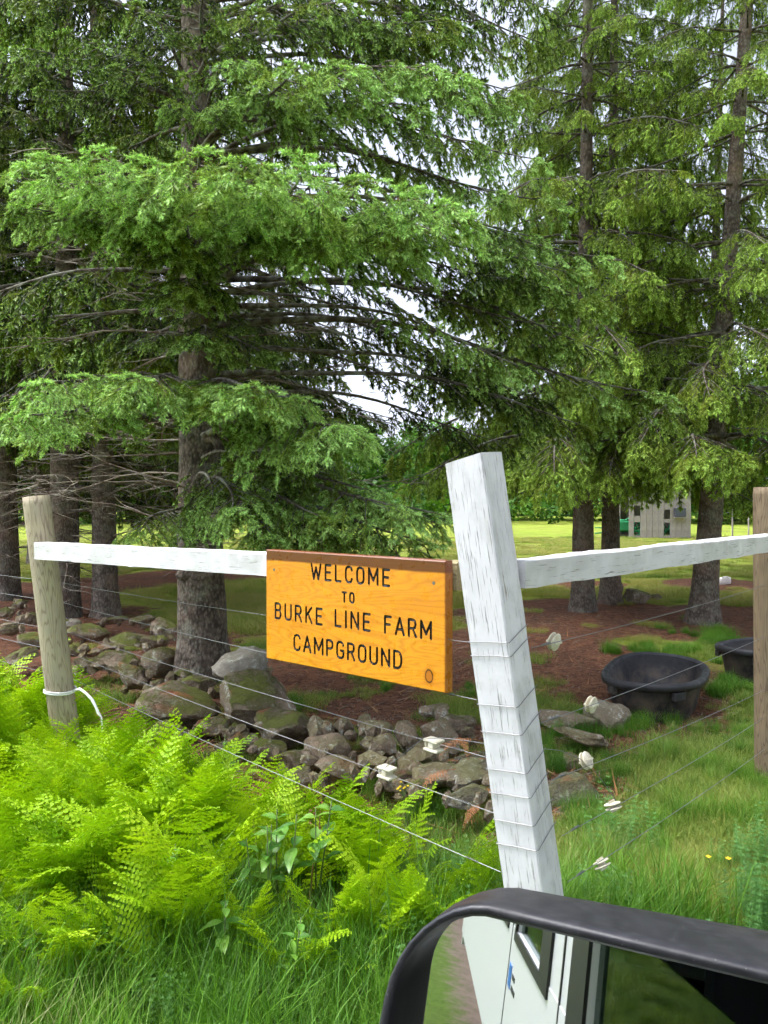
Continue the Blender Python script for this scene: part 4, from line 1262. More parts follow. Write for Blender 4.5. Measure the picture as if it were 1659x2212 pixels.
def pole(name, top, bot, r_top, r_bot, mat, label, seed):
    """round wooden pole with checks and knots"""
    ax = (top - bot).normalized()
    base = bot - ax * ((bot.z + 0.4) / ax.z)
    L = (top - base).length
    x, y, z = Vector((1, 0, 0)), None, ax
    x = (x - z * x.dot(z)).normalized(); y = z.cross(x)
    vs_, fs = [], []
    n, rr = 28, 48
    for i in range(rr + 1):
        s = i / rr
        for k in range(n):
            th = 2 * PI * k / n
            q = (r_bot + (r_top - r_bot) * s) * (1 + 0.02 * mnoise.noise(Vector((math.cos(th) * 1.5, math.sin(th) * 1.5, s * L * 2 + seed))) + 0.008 * mnoise.noise(Vector((math.cos(th) * 6, math.sin(th) * 6, s * L * 8 + seed))))
            if i == rr: q *= 0.965
            vs_.append((math.cos(th) * q, math.sin(th) * q, s * L))
        if i == rr - 1:
            pass
    for i in range(rr):
        for k in range(n):
            k2 = (k + 1) % n
            fs.append((i * n + k, i * n + k2, (i + 1) * n + k2, (i + 1) * n + k))
    fs.append(tuple(rr * n + k for k in range(n)))
    m = Matrix((x, y, z)).transposed().to_4x4(); m.translation = base
    o = link_mesh(name, mesh_from(name, vs_, fs), mat, None, True)
    o.data.polygons[len(fs) - 1].use_smooth = False
    place(o, m)
    return tag(o, label, 'fence post'), ax, base

LP, LAX, LBASE = pole('round_post', at(78, 1072, 4.4), at(148, 1640, 4.4), 0.074, 0.079, M['pale_post'], 'pale round wooden post leaning outward, white cord tied round it', 3.0)
RP, RAX, RBASE = pole('round_post', at(1660, 1052, 4.42), at(1664, 1620, 4.42), 0.082, 0.086, M['brown_post'], 'brown round wooden post cut off by the picture edge beside the tubs', 9.0)

def rail(a, b, hgt, thick, label, mat, bare_end=0.0):
    x = (b - a); L = x.length; x.normalize()
    y = Vector((0, 0, 1)).cross(x).normalized(); z = x.cross(y)
    m = Matrix((x, y, z)).transposed().to_4x4(); m.translation = a
    n = 40
    def strip(s0, s1, nn):
        vs_, fs = [], []
        for i in range(nn + 1):
            s = s0 + (s1 - s0) * i / nn
            for k, (q, w) in enumerate(((-1, -1), (-0.92, -1.0), (0.92, -1), (1, -0.92), (1, 0.92), (0.92, 1), (-0.92, 1), (-1, 0.92), (-1, -0.92))):
                wob = 0.006 * mnoise.noise(Vector((s * 2.5, q, w + a.x)))
                e = 0.003 * mnoise.noise(Vector((s * 18, q * 3, w * 3 + a.x)))
                vs_.append((s, q * thick / 2 + wob + e, w * hgt / 2 + wob * 0.7 + e))
        np_ = 9
        for i in range(nn):
            for k in range(np_):
                k2 = (k + 1) % np_
                fs.append((i * np_ + k, (i + 1) * np_ + k, (i + 1) * np_ + k2, i * np_ + k2))
        fs.append(tuple(range(np_))); fs.append(tuple(nn * np_ + np_ - 1 - k for k in range(np_)))
        return vs_, fs
    return m, strip, L

RA, RB = at(90, 1189, 4.29), at(1003, 1243, 2.56)
m, strip, L = rail(RA, RB, 0.092, 0.088, '', None)
root = empty('fence_rail', RA)
tag(root, 'white painted rail running behind the sign to the pale round post', 'fence rail')
cut = 0.885 * L
for nm, s0, s1, mt in (('beam', 0.0, cut, M['white_rail']), ('bare_end', cut + 0.001, L, M['bare_end'])):
    v, f = strip(s0, s1, 40 if nm == 'beam' else 10)
    o = link_mesh(nm, mesh_from(nm, v, f), mt, None); place(o, m); keep_parent(o, root)
for u, v in ((97, 1180), (97, 1200)):
    mb = MB(); p = at(u, v, 4.228); mb.tube([p, p - Vector((0, 0.004, 0))], 0.004, 8); mb.build('nail', M['steel'], root)
RC, RD = at(1112, 1240, 2.50), at(1668, 1171, 4.26)
m, strip, L = rail(RC, RD, 0.092, 0.088, '', None)
root = empty('fence_rail', RD)
tag(root, 'white painted rail between the leaning white post and the brown post', 'fence rail')
v, f = strip(0, L, 40)
o = link_mesh('beam', mesh_from('beam', v, f), M['white_rail'], None); place(o, m); keep_parent(o, root)

# ------------------------------------------------------------------ sign with routed letters
SA = at(574, 1187, 3.04)
sh = (at(962, 1207, 2.49) - SA); sh.z = 0; sh.normalize()
sn = Vector((sh.y, -sh.x, 0))                     # out of the front
SW, SH, ST = 0.865, 0.432, 0.040
sm = Matrix((sh, -sn, Vector((0, 0, 1)))).transposed().to_4x4(); sm.translation = SA
LET = {
    'W': (0.95, [[(0, 1), (0.24, 0), (0.475, 0.8), (0.71, 0), (0.95, 1)]]),
    'E': (0.52, [[(0.52, 1), (0, 1), (0, 0), (0.52, 0)], [(0, 0.52), (0.44, 0.52)]]),
    'L': (0.48, [[(0, 1), (0, 0), (0.48, 0)]]),
    'C': (0.58, [[(0.58, 0.78), (0.52, 0.93), (0.38, 1), (0.2, 1), (0.06, 0.92), (0, 0.75), (0, 0.25), (0.06, 0.08), (0.2, 0), (0.38, 0), (0.52, 0.07), (0.58, 0.22)]]),
    'O': (0.60, [[(0.2, 1), (0.4, 1), (0.54, 0.92), (0.6, 0.76), (0.6, 0.24), (0.54, 0.08), (0.4, 0), (0.2, 0), (0.06, 0.08), (0, 0.24), (0, 0.76), (0.06, 0.92), (0.2, 1)]]),
    'M': (0.78, [[(0, 0), (0, 1), (0.39, 0.25), (0.78, 1), (0.78, 0)]]),
    'T': (0.62, [[(0, 1), (0.62, 1)], [(0.31, 1), (0.31, 0)]]),
    'B': (0.56, [[(0, 0), (0, 1), (0.36, 1), (0.48, 0.93), (0.52, 0.78), (0.48, 0.61), (0.36, 0.54), (0, 0.54)], [(0.36, 0.54), (0.5, 0.46), (0.56, 0.28), (0.5, 0.08), (0.38, 0), (0, 0)]]),
    'U': (0.60, [[(0, 1), (0, 0.24), (0.06, 0.08), (0.2, 0), (0.4, 0), (0.54, 0.08), (0.6, 0.24), (0.6, 1)]]),
    'R': (0.58, [[(0, 0), (0, 1), (0.36, 1), (0.5, 0.92), (0.55, 0.74), (0.5, 0.56), (0.36, 0.48), (0, 0.48)], [(0.3, 0.48), (0.58, 0)]]),
    'K': (0.56, [[(0, 0), (0, 1)], [(0.54, 1), (0, 0.42)], [(0.18, 0.6), (0.56, 0)]]),
    'I': (0.0, [[(0, 0), (0, 1)]]),
    'N': (0.62, [[(0, 0), (0, 1), (0.62, 0), (0.62, 1)]]),
    'F': (0.50, [[(0.50, 1), (0, 1), (0, 0)], [(0, 0.52), (0.42, 0.52)]]),
    'A': (0.68, [[(0, 0), (0.34, 1), (0.68, 0)], [(0.12, 0.32), (0.56, 0.32)]]),
    'P': (0.56, [[(0, 0), (0, 1), (0.36, 1), (0.5, 0.92), (0.55, 0.74), (0.5, 0.56), (0.36, 0.48), (0, 0.48)]]),
    'G': (0.60, [[(0.58, 0.80), (0.52, 0.93), (0.38, 1), (0.2, 1), (0.06, 0.92), (0, 0.75), (0, 0.25), (0.06, 0.08), (0.2, 0), (0.42, 0), (0.54, 0.06), (0.6, 0.2), (0.6, 0.46), (0.34, 0.46)]]),
    'D': (0.60, [[(0, 0), (0, 1), (0.3, 1), (0.46, 0.93), (0.56, 0.78), (0.6, 0.6), (0.6, 0.4), (0.56, 0.22), (0.46, 0.07), (0.3, 0), (0, 0)]]),
}
WORDS = [('WELCOME', 0.254, 0.629, -0.0985, -0.0435, 0.0047), ('TO', 0.411, 0.467, -0.171, -0.137, 0.0040), ('BURKE', 0.056, 0.308, -0.2655, -0.208, 0.0047), ('LINE', 0.377, 0.541, -0.2625, -0.205, 0.0047),
         ('FARM', 0.611, 0.807, -0.261, -0.205, 0.0047), ('CAMPGROUND', 0.161, 0.683, -0.3765, -0.3195, 0.0047)]
letters = []
for wd, x0, x1, z0, z1, sr in WORDS:
    hh = z1 - z0
    wt = sum(LET[c][0] for c in wd) * hh
    gap = ((x1 - x0) - wt * 0.92) / (len(wd) - 1)
    kx = 0.92
    if gap < 0.012:
        gap = 0.012; kx = ((x1 - x0) - gap * (len(wd) - 1)) / wt
    x = x0
    for c in wd:
        w_, strokes = LET[c]
        letters.append([[(x + px * hh * kx, z0 + pz * hh) for (px, pz) in st] for st in strokes] + [sr])
        x += w_ * hh * kx + gap

def stroke_outline_mask(ps, letter):
    """signed distance of points to a letter's strokes"""
    sr = letter[-1]; d = np.full(len(ps), 9.0)
    for st in letter[:-1]:
        for (a, b) in zip(st[:-1], st[1:]):
            a = np.array(a); b = np.array(b); ab = b - a
            t_ = np.clip(((ps - a) @ ab) / max(1e-12, ab @ ab), 0, 1)
            d = np.minimum(d, np.linalg.norm(ps - (a + t_[:, None] * ab), axis=1))
    return d - sr

def routed_face():
    """front face of the board as a fine net; where a letter is cut the net sinks into a round-bottomed groove"""
    st = 0.0022
    nx_, nz_ = int(SW / st), int(SH / st)
    xs = np.linspace(0.004, SW - 0.004, nx_); zs = np.linspace(-0.004, -SH + 0.004, nz_)
    X, Z = np.meshgrid(xs, zs)
    P_ = np.stack([X.ravel(), Z.ravel()], axis=1)
    D = np.full(len(P_), 1.0); W = np.full(len(P_), -1, dtype=int)
    for li, lt in enumerate(letters):
        allp = np.array([p for s_ in lt[:-1] for p in s_])
        lo = allp.min(axis=0) - 0.012; hi = allp.max(axis=0) + 0.012
        idx = np.nonzero((P_[:, 0] > lo[0]) & (P_[:, 0] < hi[0]) & (P_[:, 1] > lo[1]) & (P_[:, 1] < hi[1]))[0]
        sd = stroke_outline_mask(P_[idx], lt)
        # pull the net's points onto the edge of the cut so that it stays sharp
        e = 1e-5
        gx_ = (stroke_outline_mask(P_[idx] + [e, 0], lt) - sd) / e; gz_ = (stroke_outline_mask(P_[idx] + [0, e], lt) - sd) / e
        near = np.abs(sd) < st * 0.55
        P_[idx[near], 0] -= gx_[near] * sd[near]; P_[idx[near], 1] -= gz_[near] * sd[near]
        sd[near] = 0.0
        better = sd < D[idx]
        D[idx[better]] = sd[better]; W[idx[better]] = li
    return P_, D, W, nx_, nz_

P_, D, W, nx_, nz_ = routed_face()
depth_ = np.where(D < 0, 0.0055 * np.sqrt(np.clip(1 - ((D + 0.0047) / 0.0047) ** 2, 0, 1)), 0.0)
V3 = np.stack([P_[:, 0], depth_, P_[:, 1]], axis=1)
idx = np.arange(nx_ * nz_).reshape(nz_, nx_)
Q = np.stack([idx[:-1, :-1], idx[1:, :-1], idx[1:, 1:], idx[:-1, 1:]], axis=-1).reshape(-1, 4)
cut_ = (D[Q] <= 0).all(axis=1) & (D[Q] < 0).any(axis=1)
flat = np.nonzero(~cut_)[0]
# board: merge the untouched net far from letters into big faces by keeping only rows that matter
sign = empty('welcome_sign', (SA + sh * SW * 0.5 - Vector((0, 0, SH))))
tag(sign, 'orange varnished wooden campground sign with black routed capital letters, screwed to the white rail', 'sign')
def sub_mesh(name, quads, mat, parent, extra=None):
    used = np.unique(quads); remap = -np.ones(len(V3), dtype=int); remap[used] = np.arange(len(used))
    v = [tuple(x) for x in V3[used]]; f = [tuple(int(i) for i in q) for q in remap[quads]]
    if extra:
        b = len(v); v += extra[0]; f += [tuple(b + i for i in q) for q in extra[1]]
    me = mesh_from(name, v, f)
    o = link_mesh(name, me, mat, None)
    place(o, sm); keep_parent(o, parent)
    return o
e = 0.004
ev = [(e, 0, -e), (SW - e, 0, -e), (SW - e, 0, -SH + e), (e, 0, -SH + e), (0, e, 0), (SW, e, 0), (SW, e, -SH), (0, e, -SH), (0, ST, 0), (SW, ST, 0), (SW, ST, -SH), (0, ST, -SH)]
ef = [(4, 5, 1, 0), (5, 6, 2, 1), (6, 7, 3, 2), (7, 4, 0, 3), (8, 9, 5, 4), (9, 10, 6, 5), (10, 11, 7, 6), (11, 8, 4, 7), (11, 10, 9, 8)]
board = sub_mesh('board', Q[flat], M['sign'], sign, (ev, ef))
owner = W[Q].max(axis=1)
for li in range(len(letters)):
    q = Q[cut_ & (owner == li)]
    if len(q): 
        o = sub_mesh('letter', q, M['sign_black'], sign)
for (x, z) in ((0.049, -0.077), (0.818, -0.075)):
    mb = MB()
    c = SA + sh * x + Vector((0, 0, z)) + sn * 0.0012
    mb.tube([c - sn * 0.003, c], 0.0058, 12); mb.build('screw', M['steel'], sign)

# ------------------------------------------------------------------ wires
def sag(a, b, s, n=14):
    return [a.lerp(b, i / n) - Vector((0, 0, s * 4 * (i / n) * (1 - i / n))) for i in range(n + 1)]

def coil(mb, p, d, L=0.05, turns=7, r=0.0032, wr=0.0012):
    d = d.normalized(); x = d.cross(Vector((0, 0, 1))).normalized(); y = d.cross(x)
    pts = []
    n = turns * 7
    for i in range(n + 1):
        a = 2 * PI * turns * i / n
        pts.append(p + d * (L * i / n) + (x * math.cos(a) + y * math.sin(a)) * r)
    mb.tube(pts, wr, 4)

WR = 0.00135
def wrap(mb, h, tilt_l=0.0, tilt_r=0.0):
    """wire drawn round the post's two near faces and on behind it"""
    q = HW + 0.003
    pts = [post_pt(-q, q, h + tilt_l), post_pt(-q, -q * 0.9, h + tilt_l * 0.4), post_pt(-q * 0.93, -q * 1.0, h + tilt_l * 0.35), post_pt(0, -q * 1.02, h + 0.0), post_pt(q * 0.93, -q * 1.0, h - 0.004), post_pt(q, -q * 0.9, h - 0.004), post_pt(q * 1.02, 0, h + tilt_r * 0.5), post_pt(q, q, h + tilt_r)]
    mb.tube(pts, WR, 5)

def h_at(v):
    """height up the post axis seen at picture row v"""
    best = 0
    for i in range(400):
        hh = PH * i / 400
        p = post_pt(HW, -HW, hh); d = p - Vector((0, 0, CAM_Z))
        vv = CV - F_PX * d.dot(UPV) / d.dot(FW)
        if vv < v: return hh
    return PH

def on_post(u, v, Y):
    return at(u, v, Y)

LEFTW = [(1258, 1384, 1388, 'highest'), (1302, 1508, 1526, 'second highest'), (1366, 1632, None, 'middle'), (1413, 1752, 1782, 'second lowest'), (1470, 1880, None, 'lowest')]
lw = []
for i, (vl, vr, vw, nm) in enumerate(LEFTW):
    a = at(-60 if i < 5 else 0, 0, 4.4)
    pl = at(128 + i * 9, vl, 4.48)
    far = pl + Vector((-1.9, 1.45, 0.01))
    pr = at((1018, 1030, 1050, 1066, 1082)[i], vr + 4, 2.44)
    mb = MB(); mb.tube(sag(far, pl, 0.004, 4) + sag(pl, pr, 0.012)[1:], WR, 5)
    d = pr - pl
    root = mb.build('fence_wire', M['wire'], None)
    root.name = 'fence_wire'
    tag(root, 'thin steel wire left of the white post, %s of the five strands' % nm, 'wire')
    tw = MB(); coil(tw, pr - d.normalized() * 0.14, d); tw.build('twist', M['wire'], root)
    lw.append((pl, pr))
    if vw:
        wb = MB(); wrap(wb, h_at(vw), 0.004, 0.028); wb.build('wrap', M['wire'], root)
RIGHTW = [(1147, 1400, 1652, 1264, 1418, 'highest'), (1168, 1562, 1652, 1375, 1588, 'second highest'), (1184, 1688, 1652, 1490, 1672, 'middle'), (1213, 1806, 1652, 1549, 1835, 'second lowest'), (1226, 1905, 1652, 1618, 1722, 'lowest')]
rw = []
for i, (u0, v0, u1, v1, vw, nm) in enumerate(RIGHTW):
    p0 = at(u0, v0, 2.46); p1 = at(u1, v1, 4.37)
    far = p1 + (p1 - p0).normalized() * 1.6
    mb = MB(); mb.tube(sag(p0, p1, 0.012) + [far], WR, 5)
    root = mb.build('fence_wire', M['wire'], None); root.name = 'fence_wire'
    tag(root, 'thin steel wire right of the white post, %s of the five strands' % nm, 'wire')
    tw = MB(); coil(tw, p0 + (p1 - p0).normalized() * 0.07, p1 - p0); tw.build('twist', M['wire'], root)
    wb = MB(); wrap(wb, h_at(vw), 0.0, 0.03); wb.build('wrap', M['wire'], root)
    rw.append((p0, p1))

# wire loops that carry current past the post
mb = MB()
pts = [at(1178, 1618, 2.52), at(1210, 1621, 2.6), at(1255, 1640, 2.7), at(1290, 1672, 2.78), at(1318, 1710, 2.83), at(1334, 1735, 2.86)]
mb.tube(pts, WR * 0.9, 5); o = mb.build('jumper_wire', M['wire']); tag(o, 'thin curved wire loop arching down from the white post to a lower strand beside it', 'wire')
mb = MB()
pts = [at(1052, 1607, 2.47), at(1000, 1599, 2.5), at(950, 1594, 2.55), at(912, 1597, 2.6), at(860, 1638, 2.66), at(818, 1668, 2.72)]
mb.tube(pts, WR * 0.9, 5); o = mb.build('jumper_wire', M['wire']); tag(o, 'thin wire loop linking the two white insulators below the sign', 'wire')

# insulators: blocks on the left strands, double discs on the right ones
def ins_block(p, d, label):
    d = d.normalized(); x = d; y = Vector((0, 0, 1)).cross(x).normalized(); z = x.cross(y)
    mb = MB()
    for s in (-1, 1):
        mb.box(p + z * (0.0155 * s), x * 0.031, y * 0.023, z * 0.005)
    mb.box(p, x * 0.012, y * 0.020, z * 0.0108)
    mb.box(p - x * 0.026, x * 0.004, y * 0.015, z * 0.0108)
    o = mb.build('insulator', M['insulator'])
    bevel_obj(o, 0.004, 2)
    return tag(o, label, 'insulator')
def ins_disc(p, d, label, tilt):
    d = d.normalized(); y = Vector((0, 0, 1)).cross(d).normalized(); z = d.cross(y)
    ax = (y * math.cos(tilt) + z * math.sin(tilt)).normalized()
    e1 = d; e2 = ax.cross(d).normalized()
    mb = MB()
    for s in (-1, 1):
        c = p + ax * (0.0075 * s)
        vs_, fs = [], []
        n = 22
        for ring, (rr, dz) in enumerate(((0.0285, -0.0022), (0.031, 0.0), (0.0285, 0.0030), (0.018, 0.0052))):
            for k in range(n):
                a = 2 * PI * k / n
                vs_.append(c + e1 * (math.cos(a) * rr) + e2 * (math.sin(a) * rr) + ax * (dz * s))
        for ring in range(3):
            for k in range(n):
                k2 = (k + 1) % n
                fs.append((ring * n + k, ring * n + k2, (ring + 1) * n + k2, (ring + 1) * n + k))
        fs.append(tuple(range(n - 1, -1, -1))); fs.append(tuple(3 * n + k for k in range(n)))
        mb.add(vs_, fs)
        mb.box(c + ax * (0.006 * s), e1 * 0.022, e2 * 0.003, ax * 0.0055)
    mb.tube([p - ax * 0.006, p + ax * 0.006], 0.014, 12)
    o = mb.build('insulator', M['insulator'])
    return tag(o, label, 'insulator')
ins_block(at(937, 1609, 2.60), lw[2][1] - lw[2][0], 'white block insulator on the wire under the sign, nearer to the white post')
ins_block(at(836, 1668, 2.74), lw[3][1] - lw[3][0], 'white block insulator on the wire above the ferns, farther from the white post')
ins_disc(at(1197, 1386, 2.60), rw[0][1] - rw[0][0], 'white insulator on the highest wire just beside the white post', 0.2)
ins_disc(at(1277, 1522, 2.78), rw[1][1] - rw[1][0], 'cream disc insulator hanging before the flat stone by the tub', 0.1)
ins_disc(at(1266, 1643, 2.72), rw[2][1] - rw[2][0], 'cream disc insulator before the dark boulder, third from the top', -0.5)
ins_disc(at(1324, 1741, 2.80), rw[3][1] - rw[3][0], 'cream disc insulator tipped flat over the grass, fourth from the top', 1.2)
ins_disc(at(1300, 1866, 2.72), rw[4][1] - rw[4][0], 'lowest cream disc insulator, half sunk in the grass near the van mirror', 1.0)

# cord on the pale post
root = empty('cord', at(135, 1495, 4.3))
tag(root, 'white cord knotted round the pale post, its loose end hanging', 'cord')
c = LBASE + LAX * ((at(130, 1493, 4.4).z - LBASE.z) / LAX.z)
for dz, rr in ((0.0, 0.0055), (0.010, 0.005)):
    mb = MB(); ring = []
    for k in range(25):
        a = 2 * PI * k / 24
        ring.append(c + Vector((math.cos(a) * 0.085, math.sin(a) * 0.085, dz + 0.004 * math.sin(a * 2))))
    mb.tube(ring, rr, 6); mb.build('loop', M['cord'], root, True)
mb = MB()
pts = [at(163, 1491, 4.32), at(172, 1488, 4.28), at(185, 1497, 4.25), at(198, 1510, 4.23), at(207, 1527, 4.22), at(212, 1540, 4.21), at(219, 1549, 4.2), at(221, 1575, 4.2), at(222, 1610, 4.2)]
mb.tube(pts, [0.006, 0.008, 0.0075, 0.0085, 0.0075, 0.008, 0.005, 0.0035, 0.003], 7); mb.build('loose_end', M['cord'], root, True)
# ------------------------------------------------------------------ stones
def stone_mesh(name, seed, sx, sy, sz, rough_=0.16, flat=0.0, sub=4):
    bm = bmesh.new()
    bmesh.ops.create_icosphere(bm, subdivisions=sub, radius=1.0)
    r = random.Random(seed)
    planes = []
    for k in range(r.randint(8, 13)):
        n = Vector((r.gauss(0, 1), r.gauss(0, 1), r.gauss(0, 0.8))).normalized()
        planes.append((n, r.uniform(0.52, 0.80)))
    if flat: planes.append((Vector((r.uniform(-.15, .15), r.uniform(-.15, .15), 1)).normalized(), 1 - flat))
    for v in bm.verts:
        p = v.co.copy()
        for (n, d) in planes:
            e = p.dot(n) - d
            if e > 0: p -= n * e * 0.985
        q = 1 + rough_ * mnoise.noise(p * 1.6 + Vector((seed, 0, 0))) + rough_ * 0.4 * mnoise.noise(p * 4.5 + Vector((0, seed, 0))) + rough_ * 0.16 * mnoise.noise(p * 12 + Vector((0, 0, seed)))
        p *= q
        v.co = Vector((p.x * sx, p.y * sy, p.z * sz))
    me = bpy.data.meshes.new(name)
    bm.to_mesh(me); bm.free()
    if sub > 2: me.set_sharp_from_angle(angle=math.radians(36))
    return me

def put_stone(name, u, v, w_px, h_px, Y, seed, mat, parent=None, flat=0.0, deep=0.9, tilt=0.3, rough_=0.16):
    """a stone whose middle shows at u, v, with its width and height in picture pixels, at distance Y"""
    c = at(u, v + 0.16 * h_px, Y)
    sx = w_px / F_PX * Y / 2 * 1.16; sz = h_px / F_PX * Y / 2 * 1.06
    r = random.Random(seed)
    me = stone_mesh(name, seed, sx, sx * deep, sz, rough_, flat)
    o = link_mesh(name, me, mat, None, False)
    o.data.polygons.foreach_set('use_smooth', np.ones(len(me.polygons), dtype=bool))
    place(o, Matrix.Translation(c) @ Euler((r.uniform(-tilt, tilt) * 0.5, r.uniform(-tilt, tilt), r.uniform(-0.5, 0.5))).to_matrix().to_4x4())
    if parent is not None: keep_parent(o, parent)
    return o

wall = empty('stone_wall', (-0.9, 5.6, 0))
tag(wall, 'tumbled old wall of mossy fieldstones running behind the fern bed', 'stone wall', kind='thing')
WALL = [ # u, v, width, height (picture pixels), distance
    (42, 1300, 34, 30, 9.6), (12, 1318, 46, 26, 9.2), (62, 1330, 50, 34, 8.6), (20, 1352, 50, 30, 8.2), (75, 1375, 60, 44, 7.6), (158, 1348, 34, 34, 8.8), (112, 1345, 40, 26, 9.0),
    (202, 1362, 92, 44, 8.0), (282, 1374, 86, 36, 7.7), (352, 1348, 66, 42, 7.9), (312, 1335, 44, 24, 8.8), (240, 1338, 60, 18, 9.2), (335, 1382, 56, 30, 7.4), (232, 1398, 80, 22, 7.5), (158, 1400, 46, 30, 7.4),
    (350, 1418, 82, 68, 6.9), (262, 1425, 120, 36, 6.9), (288, 1452, 84, 54, 6.3), (190, 1430, 60, 40, 6.8), (120, 1425, 70, 44, 6.9), (45, 1410, 70, 40, 7.2),
    (372, 1468, 30, 34, 6.5), (412, 1478, 84, 50, 6.1), (394, 1452, 40, 26, 6.5), (338, 1475, 34, 28, 6.2), (530, 1430, 132, 98, 5.95), (468, 1492, 44, 22, 5.9),
    (548, 1492, 168, 104, 5.5), (400, 1515, 172, 92, 5.55), (336, 1520, 60, 70, 5.6), (458, 1562, 80, 34, 5.25), (505, 1570, 30, 26, 5.25), (604, 1560, 138, 78, 5.0),
    (360, 1570, 90, 46, 5.2), (520, 1600, 110, 52, 4.95), (690, 1568, 62, 60, 4.85), (742, 1562, 58, 38, 4.9), (700, 1608, 100, 84, 4.6), (790, 1560, 36, 50, 4.85), (816, 1570, 62, 42, 4.8), (795, 1600, 36, 40, 4.65),
    (826, 1600, 74, 44, 4.6), (884, 1578, 58, 76, 4.75), (946, 1580, 104, 72, 4.8), (940, 1530, 66, 34, 5.3), (996, 1556, 70, 44, 5.1), (914, 1622, 90, 40, 4.5), (640, 1630, 74, 60, 4.5), (735, 1658, 96, 46, 4.3), (648, 1668, 66, 44, 4.2),
    (806, 1640, 70, 44, 4.4), (880, 1650, 60, 36, 4.35), (1010, 1640, 90, 44, 4.5), (950, 1672, 120, 50, 4.15), (1015, 1665, 110, 66, 4.1), (1000, 1715, 90, 50, 3.8), (905, 1700, 70, 30, 3.95), (852, 1680, 80, 40, 4.15), (590, 1610, 70, 40, 4.75),
]
for i, (u, v, w, h, Y) in enumerate(WALL):
    clean = 660 < u < 960 and v < 1675
    put_stone('stone', u, v, w, h, Y, 500 + i, M['stone_clean'] if clean else (M['stone_dark'] if u > 930 and v > 1630 else (M['stone_pale'] if (u, v) in ((530, 1430), (158, 1348), (372, 1468)) else M['stone'])), wall, 0.15 if i % 3 == 0 else 0.0)
# rubble packed between the bigger stones
rb = bmesh.new(); rr = random.Random(9)
for (u, v, w, h, Y) in WALL:
    for k in range(3):
        c = at(u + rr.uniform(-0.65, 0.65) * w, v + rr.uniform(0.1, 0.75) * h, Y - rr.uniform(0.0, 0.12))
        m_ = Matrix.Translation(c) @ Euler((rr.uniform(0, 3), rr.uniform(0, 3), rr.uniform(0, 3))).to_matrix().to_4x4() @ Matrix.Diagonal((rr.uniform(0.03, 0.075), rr.uniform(0.025, 0.06), rr.uniform(0.02, 0.045), 1))
        q = bmesh.ops.create_icosphere(rb, subdivisions=1, radius=1.0, matrix=m_)
        for x in q['verts']: x.co += Vector((rr.uniform(-1, 1), rr.uniform(-1, 1), rr.uniform(-1, 1))) * 0.007
me = bpy.data.meshes.new('rubble'); rb.to_mesh(me); rb.free()
o = link_mesh('rubble', me, M['stone_clean'], wall)
tag(o, kind='stuff')
# boulders standing alone
def boulder(u, v, w, h, Y, seed, mat, label, flat=0.0, rough_=0.16):
    return tag(put_stone('boulder', u, v, w, h, Y, seed, mat, None, flat, rough_=rough_), label, 'boulder')
boulder(1225, 1712, 118, 116, 4.2, 601, M['stone_dark'], 'dark grey boulder half hidden behind the leaning white post', 0.1)
boulder(1300, 1538, 104, 76, 5.55, 602, M['stone_tan'], 'flat-sided tan boulder against the near black tub', 0.2)
boulder(1225, 1545, 110, 52, 5.5, 603, M['stone_tan'], 'low brown slab of rock between the white post and the tan boulder', 0.45)
boulder(1256, 1585, 110, 34, 5.0, 604, M['stone_clean'], 'low rough grey rock lying in grass in front of the tan boulder', 0.4, 0.24)
boulder(1375, 1283, 62, 34, 12.0, 605, M['stone'], 'larger brown boulder lying right beside the twin spruces', 0.15)
boulder(1412, 1290, 44, 20, 12.4, 606, M['stone'], 'smaller brown boulder farther out from the twin spruces', 0.15)
boulder(1332, 1268, 30, 44, 12.4, 607, M['stone'], 'upright stone slab leaning on the foot of the twin spruces')
boulder(1232, 1640, 60, 46, 4.7, 608, M['stone_clean'], 'small rough stone in the grass above the dark boulder', 0.3, 0.25)

